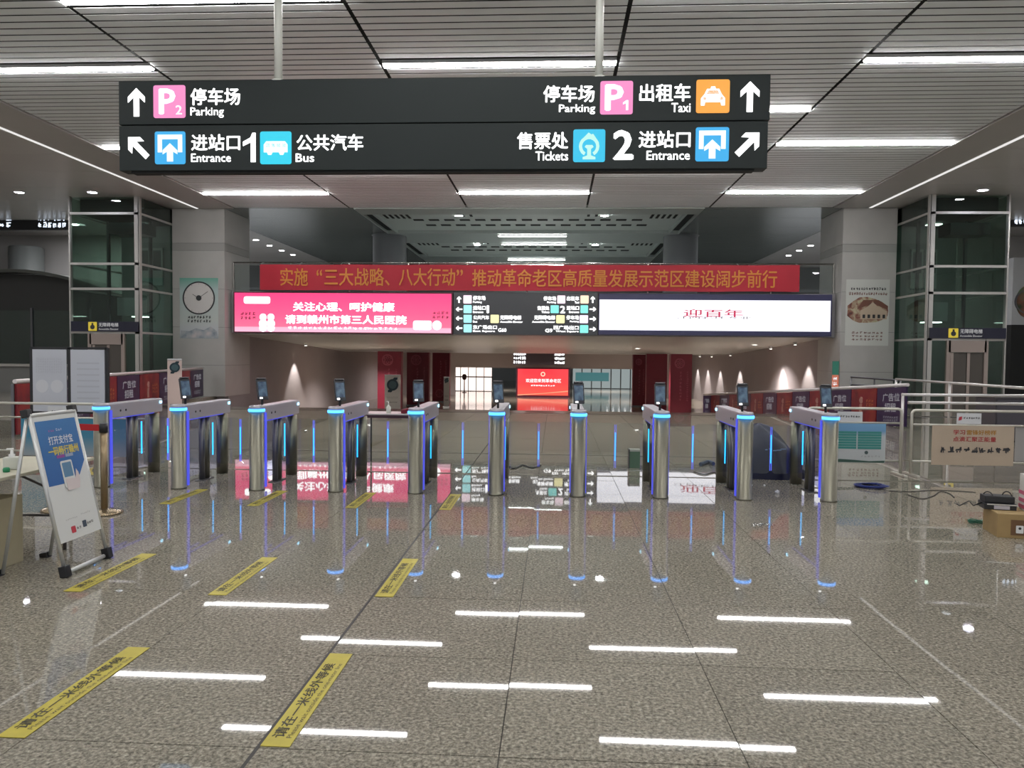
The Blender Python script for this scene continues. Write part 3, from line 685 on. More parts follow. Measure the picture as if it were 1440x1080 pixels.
pic = plate('picture', blot_mat('poster_house', ((.05, .03, .03), (.22, .07, .05), (.36, .25, .17), (.50, .44, .30), (.30, .33, .14)), 4.5, dist=.6), pn, [(W*.5+W*.48*math.cos(q*.3927)*(1+.05*math.sin(q*3)), H*.53+H*.2*math.sin(q*.3927)*(1+.08*math.cos(q*5))) for q in range(16)], -.003, -.0005)
plate('house', mat('house_wall', (.50, .40, .30), .6), pic, ((W*.34, H*.40), (W*.95, H*.40), (W*.95, H*.52), (W*.72, H*.60), (W*.62, H*.66), (W*.52, H*.6), (W*.34, H*.53)), -.006, -.0035)
plate('roof', mat('house_roof', (.17, .07, .05), .6), pic, ((W*.26, H*.55), (W*.52, H*.61), (W*.62, H*.68), (W*.72, H*.61), (W*.97, H*.54), (W*.97, H*.6), (W*.75, H*.69), (W*.40, H*.69)), -.008, -.0062)
for q in range(5): plate('window', INK, pic, rrect(W*(.39+.115*q), H*.415, W*(.45+.115*q), H*.47, .008, 3), -.009, -.0062)
marks(INK, pn, W*.10, H*.83, W*.92, H*.885, -.004, 14, 1, .14); marks(mat('print_brown', (.16, .06, .05), .6), pn, W*.06, H*.755, W*.95, H*.81, -.004, 16, 1, .14)
for q in range(3): marks(mat('print_brown', (0,0,0)), pn, W*.14, H*(.07+.052*q), W*.88, H*(.11+.052*q), -.004, 8, 1, .16)
# small tall exit sign strip on the right pier
r = RC(1170, 508, 1179, 545, 27.6)
t = thing('wall_sign', 'narrow green and orange lit sign on the right pier near the floor', 'sign', (r[0], 27.57, r[1]))
box('panel', em('exit_green', (.03, .30, .20), .35), 0, r[2]-r[0], 0, .03, .45, r[3]-r[1], t); q = box('panel', em('exit_orange', (.8, .22, .12), .6), 0, r[2]-r[0], 0, .03, 0, .44, t)
marks(SOFTW, t, .03, .05, r[2]-r[0]-.03, .40, -.004, 1, 2, .1)

# ================================================================ GLASS LIFTS
def lift(name_lab, x0, x1, xs, zt, sgn, sign_px, signY):
    """glass lift shaft; front face x0..x1 at Y 25.4, visible return on side xs"""
    y0, y1 = 25.4, 28.6
    t = thing('glass_lift', name_lab, 'lift', ((x0+x1)/2, y0, 0)); cx = (x0+x1)/2
    MUL = mat('lift_frame', (.50, .49, .46), .35, .6)
    for (x, w_, y) in ((x0, .05, y0), (x1, .05, y0), (xs, .16, y0), (x0, .05, y1), (x1, .05, y1)):
        box('post', MUL, x-cx-w_/2-(.0), x-cx+w_/2, y-y0, y-y0+.14, 0, CZ-.0, t)
    zs = [2.27, 3.75, 4.60, 6.30]
    levels = [0.0]+zs+[CZ]
    for z in zs:
        box('transom', MUL, x0-cx, x1-cx, .0, .10, z-.04, z+.04, t)
        for x in (x0, x1): box('transom', MUL, x-cx-.03, x-cx+.03, .14, y1-y0, z-.035, z+.035, t)
    for a, b in zip(levels, levels[1:]):
        if a > 0.1: box('glass_pane', GLASSG, x0-cx+.08, x1-cx-.08, .04, .055, a+.04, b-.04, t)
        for x in (x0, x1): box('glass_pane', GLASSG, x-cx-.008, x-cx+.008, .16, y1-y0-.02, a+.04, b-.04, t)
    # doorway at floor level and landing doors inside
    W = x1-x0
    da, db = -W*.22, W*.26
    FRM = mat('lift_door_frame', (.36, .30, .27), .4, .3)
    for x in (da, db): box('door_jamb', FRM, x-.06, x+.06, -.02, .12, 0, 2.23, t)
    box('door_head', FRM, da, db, -.02, .12, 1.86, 2.23, t)
    for k in (0, 1):
        xa = da+.07+(db-da-.14)/2*k; dl = box('door', mat('lift_door', (.10, .09, .08), .35, .3), xa+.01, xa+(db-da-.14)/2-.01, .03, .08, .02, 1.85, t)
        box('stile', FRM, xa+.01, xa+.10, .012, .028, .02, 1.84, dl)
    for (xa, xb) in ((-W/2+.06, da-.07), (db+.07, W/2-.06)): box('glass_pane', GLASSG, xa, xb, .04, .055, .02, 2.22, t)
    box('back_wall', mat('shaft_wall', (.13, .15, .14), .5), -W/2+.05, W/2-.05, y1-y0-.12, y1-y0-.05, 0, CZ, t)
    box('shaft_head', DARK, -W/2+.08, W/2-.08, .5, 2.9, 6.35, CZ-.01, t)
    box('machine_beam', BLACK, -W*.1, W*.42, .7, 1.5, 5.72, 6.1, t)
    for k in (0, 1):
        xa = -W*.18+k*W*.2; dl = box('landing_door', mat('landing_door', (.26, .29, .28), .35), xa, xa+W*.17, y1-y0-.2, y1-y0-.125, 4.15, 5.55, t)
        box('door_light', mat('pane_dark', (.04, .05, .05), .1), xa+.06, xa+W*.17-.06, y1-y0-.212, y1-y0-.201, 4.7, 5.45, dl)
    for x in (-W*.34, W*.30): box('guide_rail', BLACK, x-.04, x+.04, 1.6, 1.72, 0, 6.3, t)
    box('car_panel', mat('car_panel', (.30, .32, .32), .4), -W*.3, W*.16, 2.0, 2.06, 2.95, 3.6, t)
    box('added_shaft_glow', em('added_shaft_glow', (.9, 1.0, .94), 7.0), -.22, .22, 2.2, 2.5, 6.30, 6.33, t)  # invented glowing panel, added to brighten the shaft interior
    box('added_car_glow', em('added_shaft_glow', (0,0,0), 0), -.3, .3, 2.2, 2.5, 2.90, 2.93, t)  # second added glowing panel, brightens the shaft lower down
    # lintel sign
    sb = box('lintel_sign', mat('lintel_navy', (.012, .013, .03), .4), x0-cx+.06, x1-cx-.02, -.06, -.01, 2.30, 2.64, t)
    c = x0-cx+W*(.28 if sgn < 0 else .26)
    ic = plate('symbol', mat('lift_yellow', (.70, .55, .05), .5, 0, (.70, .55, .05), .25), sb, rrect(c, 2.32, c+.30, 2.62, .02), -.075, -.062)
    text('无障碍电梯', em('lintel_white', (.8, .8, .8), .55), sb, c+.36, 2.46, c+1.05, 2.60, -.066, .01)
    text('Accessible Elevator', em('lintel_white', (0,0,0), 0), sb, c+.36, 2.35, c+1.05, 2.42, -.066, 0)
    plate('pictogram', INK, ic, disc_pts(c+.15, 2.45, .08, 12), -.08, -.076); plate('pictogram', INK, ic, rrect(c+.12, 2.52, c+.18, 2.59, .01, 3), -.08, -.076)
    return t
lift('tall glass lift shaft left of the clock poster', -16.56, -14.12, -14.2, CZ, -1, None, 0)
lift('tall glass lift shaft right of the house poster', 11.90, 14.34, 11.98, CZ, 1, None, 0)

# ---- things in the side halls
def hall_sign(px0, py0, px1, py1, Y, lab, blocks):
    r = RC(px0, py0, px1, py1, Y)
    t = thing('hanging_sign', lab, 'sign', (r[0], Y, r[1])); W, H = r[2]-r[0], r[3]-r[1]
    box('board', BLACK, 0, W, 0, .2, 0, H, t)
    for a in (.12, .88):
        bm = B(); cyl(bm, (W*a, .1, H), (W*a, .1, CZ-r[1]), .03, n=10); obj('hanger_rod', bm, WHITE, t)
    for (a, b) in blocks:
        for zz in (.52, .08): marks(em('sign_bluewhite', (.75, .85, 1), 1.5), t, W*a, H*zz, W*b, H*(zz+.4), -.006, 6, 1, .2)
hall_sign(-60, 301, 97, 323, 30, 'black hanging sign with bluish lit writing behind the left lift', ((.05, .50), (.72, .98)))
hall_sign(1423, 296, 1500, 318, 30, 'black hanging sign with bluish lit writing behind the right lift', ((.05, .5),))
# grey drum column and dark arched kiosk at far left
c = P(37, 345, 33.2)
bm = B(); lathe(bm, ((.70, 0), (.70, 6.2), (.64, 6.25), (0, 6.25)), (0,0,0), 28)
tag(obj('round_column', bm, mat('drum_grey', (.17, .185, .185), .4)), 'grey round column rising behind the dark arched kiosk', 'column').location = (c.x, 33.2, 0)
t = thing('kiosk', 'dark kiosk with a curved arched roof behind the left barrier', 'kiosk', (-20.7, 28.9, 0))
KM = mat('kiosk_dark', (.035, .036, .034), .25)
bm = B(); N = 14
pts = [(-5.0+8.9*i/N, 3.05+1.75*math.sin(math.pi*(.14+.72*i/N))) for i in range(N+1)]
prism(bm, pts+[(x, z-.12) for x, z in reversed(pts)], 0, 2.2); obj('roof', bm, mat('kiosk_roof', (.09, .095, .085), .22, .3), t)
prism_pts = [(-4.8, .9)]+[(x*.97, z-.13) for x, z in pts]+[(4.0, .9)]
bm = B(); prism(bm, prism_pts, .7, .8); obj('back_panel', bm, KM, t)
box('counter', mat('kiosk_counter', (.20, .20, .19), .3), -4.8, 4.0, .2, 1.0, 0, 1.0, t)
box('ledge', mat('kiosk_ledge', (.42, .40, .37), .35), -4.9, 4.05, .1, 1.1, 1.0, 1.1, t)
for x in (-4.7, -2.2, .2): box('glass_pane', GLASSG, x, x+2.3, .25, .265, 1.12, 3.2, t)
for x in (-4.8, -2.25, .15, 2.55, 3.9): box('post', DSTEEL, x-.04, x+.04, .2, .3, 1.1, 3.3, t)
r = RC(1424, 335, 1500, 480, 31)
t = thing('kiosk', 'pale wall unit with a round dark window behind the right lift', 'kiosk', (r[0], 31, 0))
box('body', mat('pale_unit', (.40, .41, .42), .4), 0, 3.0, 0, .6, 3.0, 5.6, t); box('base', DARK, 0, 3.0, 0, .6, 0, 3.0, t)
plate('round_window', blot_mat('round_window', ((.02, .05, .02), (.2, .08, .05), (.1, .16, .08)), 2.0), t, disc_pts(.55, 3.9, .42, 24, .62), -.05, -.001)
bm = B(); ring(bm, .55, 3.9, .42, .47, -.06, -.0005, 28); obj('window_rim', bm, DSTEEL, t)

# ================================================================ ADVERT BARRIERS
PURPLE = mat('ad_purple', (.024, .011, .055), .4); ADRED = blot_mat('ad_red', ((.09, .003, .008), (.20, .006, .014), (.26, .03, .012)), 2.2, .4)
def ad_barrier(name_lab, A, Bp, n, h, first, right):
    A, Bp = Vector(A), Vector(Bp); d = Bp-A; L = math.hypot(d.x, d.y); rz = math.atan2(d.y, d.x); sl = d.z/L
    t = thing('advert_barrier', name_lab, 'barrier', A, rz)
    w_ = L/n
    def sheared(o):
        for v_ in o.data.vertices: v_.co.z += v_.co.x*sl
    for k in range(n):
        pur = (k+first) % 2 == 0
        p = box('advert_panel', PURPLE if pur else ADRED, k*w_+.02, (k+1)*w_-.02, 0, .04, .05, h, t); sheared(p)
        if pur:
            o = text('广告位', em('ad_white', (.62, .60, .66), .34), p, k*w_+w_*.22, h*.66, k*w_+w_*.80, h*.86, -.006, .015); sheared(o)
            o = text('招租', em('ad_white', (0,0,0), 0), p, k*w_+w_*.30, h*.40, k*w_+w_*.68, h*.62, -.006, .015); sheared(o)
            o = marks(em('ad_white', (0,0,0), 0), p, k*w_+w_*.25, h*.16, k*w_+w_*.76, h*.30, -.006, 7, 2); sheared(o)
        else:
            bm = B(); u_ = k*w_+w_*.40
            prism(bm, [(u_+.10*math.cos(q*.5236)+(.03 if q % 3 else 0), h*.70+.09*math.sin(q*.5236)) for q in range(12)], -.006, -.001)
            prism(bm, ((u_-.06, h*.32), (u_+.10, h*.34), (u_+.05, h*.46), (u_+.09, h*.60), (u_-.05, h*.60), (u_-.09, h*.45)), -.006, -.001)
            o = obj('figure', bm, mat('ad_figure', (.40, .20, .17), .5), p); sheared(o)
            o = marks(mat('ad_gold', (.55, .20, .06), .5), p, k*w_+w_*.6, h*.42, k*w_+w_*.9, h*.72, -.006, 3, 3); sheared(o)
        pb = box('post', DSTEEL, k*w_-.02, k*w_+.02, .04, .09, 0, h, t); sheared(pb)
    bm = B(); cyl(bm, (0, .03, h+.05), (L, .03, h+.05+sl*L), .04, n=12); obj('top_rail', bm, mat('rail_white', (.70, .66, .66), .3, .3), t)
    return t
ad_barrier('purple and red advert panel barrier descending beside the ramp on the right', (7.05, 37.0, -1.20), (8.15, 18.3, 0.0), 13, .98, 0, True)
ad_barrier('purple and red advert panel barrier below the left pier', (-10.05, 13.8, 0.0), (-12.75, 27.2, 0.0), 8, 1.0, 1, False)

# ================================================================ RED BANNER COLUMNS IN THE PASSAGE
WRED = mat('column_red', (.15, .003, .018), .45); EMB = mat('emblem_pink', (.30, .06, .09), .5)
def red_column(px0, px1, Y, lab, emb=True, low=False, d=.5):
    zf = LOWZ if Y >= 40.5 else LOWZ*(Y-EDGE)/(40.5-EDGE)
    xa, xb = P(px0, 530, Y).x, P(px1, 530, Y).x
    t = thing('banner_column', lab, 'banner', ((xa+xb)/2, Y, zf), 0, 'red banner columns'); W = xb-xa
    H = min(soffit_z(Y)-zf-.02, P(540, 494, Y).z-zf)
    box('wrap', WRED, -W/2, W/2, 0, d, .06, H, t); box('plinth', DSTEEL, -W/2-.03, W/2+.03, -.03, d+.03, 0, .06, t)
    if emb:
        zc = .55 if low else H-.45; R = W*.24; cx = -W*.08
        e = B(); ring(e, cx, zc, R*.86, R, -.012, -.002, 24)
        for k in range(6):
            a_ = k*math.pi/3; ring(e, cx+R*.45*math.cos(a_), zc+R*.45*math.sin(a_), R*.34, R*.44, -.012, -.002, 16)
        obj('emblem', e, EMB, t)
        for (cx, n) in ((W*.30, 14), (-W*.02, 9)):
            marks(EMB, t, cx-.07, H*.22 if not low else 1.1, cx+.07, H*.72 if not low else H*.85, -.006, 1, n, .12)
red_column(345, 376, 37, 'dark red banner column at the far left end of the passage', True, True)
red_column(415, 438, 47, 'red banner column second from the left with a round emblem at the top')
red_column(531, 564, 40, 'red banner column behind the white watch poster')
red_column(572, 603, 45, 'red banner column right of the watch poster, behind the fifth gate')
red_column(608, 632, 49, 'red banner column with its round emblem low, beside the bright windows', True, True)
red_column(890, 909, 47, 'narrow red banner column left of the three on the right')
red_column(909, 938, 43, 'red banner column in the middle of the three on the right', False)
red_column(943, 973, 37.6, 'large red banner column nearest of the three on the right')

# ---- far end of the passage
c0 = RC(728, 519, 799, 556, 56)
t = thing('video_screen', 'bright red screen standing at the far end of the passage', 'screen', (c0[0], 56, LOWZ)); W = c0[2]-c0[0]; zb = c0[1]-LOWZ; H = c0[3]-LOWZ
box('frame', mat('screen_frame_red', (0,0,0)), -.12, W+.12, .05, .3, 0, H+.1, t)
pn = box('display', ramp_mat('far_red_display', ((0, (1, .10, .06)), (.5, (1, .04, .045)), (1, (1, .05, .07))), 'Z', 0, H, 1.1), 0, W, 0, .05, max(zb, .03), H, t)
text('欢迎您来到革命老区', em('far_white', (1,1,1), 1.3), pn, W*.16, H*.52, W*.86, H*.66, -.01, .02)
bm = B(); strokes(bm, W*.26, H*.38, W*.74, H*.44, -.01, 10, RND, .3); obj('lettering', bm, em('far_white', (1,1,1), 1.3), pn)
bm = B(); ring(bm, W*.5, H*.82, .10, .17, -.02, -.005, 20); obj('emblem', bm, em('far_gold', (1, .75, .55), 1.1), pn)
plate('wave', em('far_wave', (1, .35, .2), 1.1), pn, ((0, .1), (W, .42), (W, .50), (W*.5, .30), (0, .18)), -.012, -.002)
c0 = RC(722, 495, 794, 513, 54)
t = thing('hanging_sign', 'small black hanging sign with white rows at the end of the passage', 'sign', (c0[0], 54, c0[1])); W, H = c0[2]-c0[0], c0[3]-c0[1]
box('board', mat('far_sign', (.06, .04, .05), .4), 0, W, 0, .15, 0, H, t)
for k in range(3):
    for (a, b) in ((.0, .24), (.80, 1.0)): marks(LWF, t, W*a, H*(.05+.32*k), W*b, H*(.30+.32*k), -.01, 6, 1, .22)
for a in (.2, .8): bm = B(); cyl(bm, (W*a, .07, H), (W*a, .07, max(H+.02, 1.76-c0[1])), .02, n=8); obj('hanger_rod', bm, DSTEEL, t)
# glowing window wall on the left of the far hall
t = thing('window_wall', 'bright pinkish-white window wall at the far left end of the passage', 'window', (-9.2, 64, LOWZ))
zt = .98-LOWZ
for k in range(6):
    box('pane', em('window_glow_%d' % (k % 2), (1, .80+.05*(k % 2), .72+.06*(k % 2)), 1.6-.08*k), k*.66, k*.66+.60, .0, .04, .05, zt, t)
    box('mullion', mat('mullion', (.25, .18, .15), .5), k*.66-.06, k*.66, -.03, .05, 0, zt, t)
box('mullion', mat('mullion', (0,0,0)), -.06, 4.0, -.04, .02, 1.15, 1.25, t)
p0 = P(653, 535, 61.5)
t = thing('stand_sign', 'dark round-headed stand in front of the bright far windows', 'sign', (p0.x, 61.5, LOWZ))
bm = B(); lathe(bm, ((.20, 0), (.20, .03), (.05, .05), (.04, 1.05)), (0,0,0), 14); obj('pole', bm, mat('stand_brown', (.20, .12, .10), .5), t)
bm = B(); lathe(bm, ((0, 1.0), (.13, 1.05), (.19, 1.2), (.19, 1.35), (.12, 1.47), (0, 1.5)), (0,0,0), 14); obj('head', bm, mat('stand_head', (.10, .04, .03), .5), t)
# right of the far hall: glazed shopfront with small lights
t = thing('shopfront', 'pale glazed shopfront with small lights at the far right end of the passage', 'shop', (1.6, 72, LOWZ))
box('glazing', em('shop_glow', (.50, .58, .58), .55), 0, 7.4, .05, .1, .05, 2.3, t)
for k in range(9): box('mullion', mat('shop_mullion', (.16, .18, .18), .4), k*.9-.05, k*.9+.05, -.03, .06, 0, 2.35, t)
box('banner', em('shop_teal', (.10, .32, .34), .5), .3, 3.4, -.05, -.01, .7, 1.5, t)
for k in range(7): box('spot', em('shop_spot', (1,1,1), 4), 3.2+k*.55, 3.38+k*.55, -.12, -.06, 2.1, 2.22, t)
# roll-up banners with watch pictures
def rollup(px0, px1, py0, Y, zf, lab, rz=0.0, tone=(.62, .61, .58)):
    a, b = P(px0, py0, Y), P(px1, py0, Y)
    t = thing('roll_up_banner', lab, 'banner', ((a.x+b.x)/2, Y, zf), rz); W = (b.x-a.x)/math.cos(rz); H = a.z-zf
    box('base', STEEL, -W/2-.03, W/2+.03, -.08, .08, 0, .07, t)
    pn = box('sheet', mat('rollup_%.2f' % tone[1], tone, .5), -W/2, W/2, -.004, .004, .07, H, t)
    box('top_bar', STEEL, -W/2, W/2, -.012, .012, H-.02, H+.01, t)
    bm = B(); cyl(bm, (0, .05, .05), (0, .012, H-.02), .01, n=8); obj('support_pole', bm, STEEL, t)
    wz = H-W*.62
    bm = B(); ring(bm, 0, wz, W*.24, W*.36, -.02, -.005, 28); obj('watch_case', bm, mat('watch_dark', (.02, .04, .05), .3, .4), pn)
    plate('watch_dial', mat('watch_dial', (.05, .10, .11), .3), pn, disc_pts(0, wz, W*.25, 24), -.016, -.0055)
    for s in (-1, 1): plate('watch_strap', mat('watch_dark', (0,0,0)), pn, [(-W*.16+s*W*.12, wz+s*W*.30), (W*.16+s*W*.12, wz+s*W*.30), (W*.12+s*W*.2, wz+s*W*.46), (-W*.10+s*W*.2, wz+s*W*.46)], -.012, -.0056)
    marks(INK, pn, -W*.3, H*.22, W*.3, H*.26, -.006, 8); marks(mat('print_grey', (.3, .3, .3), .5), pn, -W*.35, H*.34, W*.35, H*.40, -.006, 9, 2)
rollup(541, 563.5, 527, 36, LOWZ*(36-EDGE)/(40.5-EDGE), 'white roll-up banner with a large dark watch in front of a red column')
rollup(624, 632, 530, 44, LOWZ, 'small white roll-up banner with a dark watch beside the bright windows')
rollup(238, 253, 505, 15.0, 0.0, 'pinkish narrow roll-up banner with a dark watch picture behind the second gate', math.radians(35), (.66, .52, .48))

# ================================================================ TURNSTILE GATES
RINGB = em('ring_blue', (.07, .36, 1.0), 3.0); GLOW = em('glow_blue', (.09, .11, 1.0), .8); EDGEB = em('edge_blue', (.10, .16, 1.0), 1.0); EDGEC = em('edge_cyan', (.02, .42, 1.0), 2.6)
VSTEEL = mat('gate_housing_steel', (.50, .48, .53), .32, .45)
MC = {}
def cached(key, fn):
    if key not in MC:
        bm = B(); fn(bm); MC[key] = mesh_from(bm, key)
    return MC[key]
def gate(i, x, y, lab, has_left, has_right, tab):
    t = thing('turnstile_gate', lab, 'turnstile', (x, y, 0), 0, 'row of ten turnstile gates')
    def part(n, key, fn, m, par=t): return obj(n, cached(key, fn), m, par)
    part('front_pillar', 'front_pillar', lambda b: (lathe(b, ((.0, 0), (.092, 0), (.092, .018), (.086, .02), (.086, .932), (0, .932)), n=32)), BSTEEL)
    part('light_ring', 'light_ring', lambda b: lathe(b, ((.0, .933), (.095, .933), (.097, .948), (.095, .964), (0, .964)), n=32), RINGB)
    part('cap', 'cap', lambda b: lathe(b, ((0, .965), (.088, .965), (.088, .995), (.078, 1.005), (0, 1.005)), n=32), VSTEEL)
    part('housing', 'housing', lambda b: bx(b, -.075, .075, .05, 1.30, .815, .998, .015), VSTEEL)
    part('rear_pillar', 'rear_pillar', lambda b: (lathe(b, ((0, 0), (.075, 0), (.075, .80), (0, .80)), (0, 1.20, 0), 24)), BSTEEL)
    for s in (-1, 1):
        part('side_light', 'side_light%d' % s, lambda b: bx(b, s*.088-.008, s*.088+.008, .035, .075, .03, .92, .003), GLOW)
        part('rear_light', 'rear_light%d' % s, lambda b: bx(b, s*.079-.006, s*.079+.006, 1.22, 1.27, .93, .965, .003), em('rear_blue', (.35, .75, 1.0), 3.0))
        part('lane_light', 'lane_light%d' % s, lambda b: bx(b, s*.048-.006, s*.048+.006, .80, .815, .30, .72), EDGEC)
        part('under_light', 'under_light%d' % s, lambda b: bx(b, s*.055-.006, s*.055+.006, .12, 1.10, .806, .814), GLOW)
    for yy in (.60, .74): part('swing_post', 'swing_post%.2f' % yy, lambda b: cyl(b, (0, yy, 0), (0, yy, .815), .036, n=18), DSTEEL if yy < .7 else BSTEEL)
    part('side_glass', 'side_glass_a', lambda b: bx(b, -.006, .006, .10, .56, .10, .80), GLASSV)
    part('side_glass', 'side_glass_b', lambda b: bx(b, -.006, .006, .79, 1.12, .10, .80), GLASSV)
    part('foot_plate', 'foot_plate', lambda b: bx(b, -.06, .06, .52, .82, .0, .012, .003), DSTEEL)
    for s, ok in ((-1, has_left), (1, has_right)):
        if not ok: continue
        lf = part('swing_leaf', 'swing_leaf%d' % s, lambda b: prism(b, [(s*.045, .22), (s*.42, .20), (s*.4645, .24), (s*.4645, .78), (s*.42, .80), (s*.045, .80)], .662, .674), GLASS)
        part('lit_edge', 'lit_edge%d' % s, lambda b: bx(b, s*.467-.0022, s*.467+.0022, .660, .676, .24, .78), EDGEB, lf)
        part('lit_edge', 'lit_core%d' % s, lambda b: bx(b, s*.4710-.0016, s*.4710+.0016, .661, .675, .33, .68), EDGEC, lf)
    for k in range(2): part('sensor', 'sensor%d' % k, lambda b: cyl(b, (.0752, .28+.12*k, .90), (.079, .28+.12*k, .90), .014, n=12), BLACK)
    for k in range(2): part('sensor', 'sensorl%d' % k, lambda b: cyl(b, (-.0752, .28+.12*k, .90), (-.079, .28+.12*k, .90), .014, n=12), BLACK)
    if tab is not None:
        tb = part('tablet', 'tablet', lambda b: bx(b, -.066, .066, -.012, .012, -.125, .125, .008), mat('tablet_shell', (.03, .032, .04), .35))
        tb.location = (0, .17, 1.185); tb.rotation_euler = (math.radians(-14), 0, math.radians(tab))
        part('screen', 'tablet_screen', lambda b: bx(b, -.052, .052, -.0145, -.0125, -.085, .095), blot_mat('tablet_screen_%d' % (0 if tab > 12 else 1), ((.02, .03, .06), (.08, .13, .18)) if tab > 12 else ((.16, .30, .36), (.45, .58, .62)), 14, .2, .55, 2), tb)
        part('lamp', 'tablet_lamp', lambda b: bx(b, -.045, -.012, -.0165, -.0125, -.114, -.094, .003), em('tablet_lamp', (1, 1, 1), 3.0), tb)
        part('visor', 'tablet_visor', lambda b: bx(b, -.055, .055, -.03, .012, .126, .14, .004), DSTEEL, tb)
        part('stalk', 'tablet_stalk', lambda b: cyl(b, (.0, .17, 1.0), (.0, .18, 1.09), .014, n=12), BLACK)
GX = [-5.43+.9515*k for k in range(10)]
ORDN = ['first', 'second', 'third', 'fourth', 'fifth', 'sixth', 'seventh', 'eighth', 'ninth', 'tenth']
TAB = [None, 52, 46, 34, 16, 20, 10, 0, 2, 0]
for i in range(10):
    ex = {0: ', without a tablet', 8: ', by the blue bundle', 9: ', at the right end'}.get(i, '')
    gate(i, GX[i], 8.90, 'steel turnstile gate with blue ring light, %s from the left%s' % (ORDN[i], ex), i > 0, i < 9, TAB[i])

# ================================================================ FLOOR DECALS
YEL = mat('decal_yellow', (.48, .40, .035), .45, noise=.12, nscale=14); DINK = mat('decal_ink', (.05, .045, .02), .6)
def decal(x, y0, y1, lab):
    L = y1-y0
    t = tag(box('floor_decal', YEL, 0, L, -.062, .062, .0, .0025), lab, 'decal', 'yellow queue decals'); t.location = (x, y0, .0012); t.rotation_euler = (0, 0, math.pi/2)
    def flat(o):
        for v_ in o.data.vertices: v_.co = Vector((v_.co.x, v_.co.z, .0032-v_.co.y))
    flat(text('请在一米线外等候', DINK, t, .07*L, -.012, .86*L, .045, 0, .02)); flat(text('Please wait outside the one-meter line', DINK, t, .07*L, -.045, .86*L, -.022, 0, .0))
for x, y0, y1, lab in ((-1.14, 3.06, 4.05, 'yellow floor decal nearest the viewer, lying along the dark joint'), (-2.27, 3.05, 4.05, 'yellow floor decal nearest the viewer at the lower left'),
        (-1.13, 5.04, 6.0, 'yellow floor decal on the dark joint halfway to the gates'), (-2.25, 4.98, 5.94, 'yellow floor decal halfway to the gates, middle of its row'),
        (-3.25, 4.97, 5.96, 'yellow floor decal beside the feet of the poster stand'), (-1.14, 7.95, 8.85, 'yellow floor decal between the fifth and sixth gates'),
        (-2.14, 7.95, 8.85, 'yellow floor decal just right of the fourth gate'), (-3.20, 7.95, 8.85, 'yellow floor decal just right of the third gate'), (-4.16, 7.95, 8.85, 'yellow floor decal just right of the second gate')):
    decal(x, y0, y1, lab)

# ================================================================ LEFT FOREGROUND
# poster A-frame, its front facing right
A0 = Vector((-3.50, 5.29, 0)); upv = Vector((-.265, -.02, 1.16)); uv = Vector((0, 1, 0)); vv = (upv - uv*upv.dot(uv)).normalized(); nv = uv.cross(vv)   # nv points to the viewer side
t = thing('poster_stand', 'white A-frame stand with a blue and white poster standing on black feet', 'stand')
t.matrix_world = Matrix(((uv.x, -nv.x, vv.x, A0.x), (uv.y, -nv.y, vv.y, A0.y), (uv.z, -nv.z, vv.z, 0), (0, 0, 0, 1)))
ALU = mat('stand_aluminium', (.62, .63, .62), .35, .5)
W, H = .52, 1.19
def ptube(nm, pts, r, m=ALU, par=t): bm = B(); tube(bm, pts, r, 10); return obj(nm, bm, m, par)
ptube('side_tube', ((0, 0, .05), (0, 0, H)), .014); ptube('side_tube', ((W, 0, .05), (W, 0, H)), .014)
ptube('top_bar', ((0, 0, H), (W, 0, H)), .016); ptube('bottom_bar', ((.05, 0, .03), (W-.05, 0, .03)), .016)
pn = box('poster', mat('poster_paper', (.66, .67, .66), .45), .012, W-.012, -.008, .0, .24, H-.015, t)
bl_pts = [(.03, .66), (.30, .655), (.40, .70), (W-.03, .80), (W-.03, H-.05), (.03, H-.05)]
pb = plate('blue_field', ramp_mat('poster_blue', ((0, (.02, .10, .33)), (1, (.035, .17, .42))), 'Z', .6, H), pn, bl_pts, -.0105, -.0085)
text('打开支付宝', mat('poster_white_ink', (.72, .74, .80), .5), pb, .13, .955, .41, 1.02, -.0115, .02)
text('一码畅行赣州', mat('poster_yellow_ink', (.68, .55, .10), .5), pb, .10, .872, .45, .94, -.0115, .03)
marks(mat('poster_pink_ink', (.55, .06, .25), .5), pb, .15, 1.05, .22, 1.07, -.0115, 3); marks(mat('poster_white_ink', (0,0,0)), pb, .235, 1.05, .31, 1.075, -.0115, 3)
plate('ribbon', mat('poster_purple_ink', (.28, .06, .30), .5), pb, ((.18, .85), (.27, .85), (.27, .872), (.18, .872)), -.0115, -.0106); plate('ribbon', mat('poster_grey_ink', (.30, .36, .50), .5), pb, ((.28, .85), (.37, .85), (.37, .872), (.28, .872)), -.0115, -.0106)
ph = plate('phone', mat('poster_paper', (0,0,0)), pb, rrect(.20, .62, .335, .825, .015, 4), -.0125, -.0106); plate('phone_screen', mat('phone_blue', (.10, .22, .36), .4), ph, rrect(.215, .70, .32, .81, .006, 3), -.0135, -.0126)
plate('hand', mat('poster_hand', (.66, .58, .58), .5), pb, ((.22, .60), (.36, .60), (.385, .66), (.38, .72), (.36, .75), (.345, .70), (.33, .68), (.22, .69)), -.0145, -.0136)
marks(mat('print_grey', (0,0,0)), pn, .12, .385, .26, .40, -.009, 7); marks(mat('print_grey', (0,0,0)), pn, .30, .395, .42, .41, -.009, 6)
plate('logo', mat('logo_red', (.45, .03, .05), .5), pn, rrect(.16, .285, .21, .335, .008, 4), -.0095, -.0082); marks(INK, pn, .22, .295, .275, .325, -.009, 2)
plate('logo', mat('logo_dark', (.05, .07, .10), .5), pn, rrect(.30, .30, .345, .35, .004, 3), -.0095, -.0082); marks(INK, pn, .35, .31, .43, .34, -.009, 3)
for x in (0, W): box('foot', BLACK, x-.03, x+.03, -.03, .03, .0, .085, t, .008)
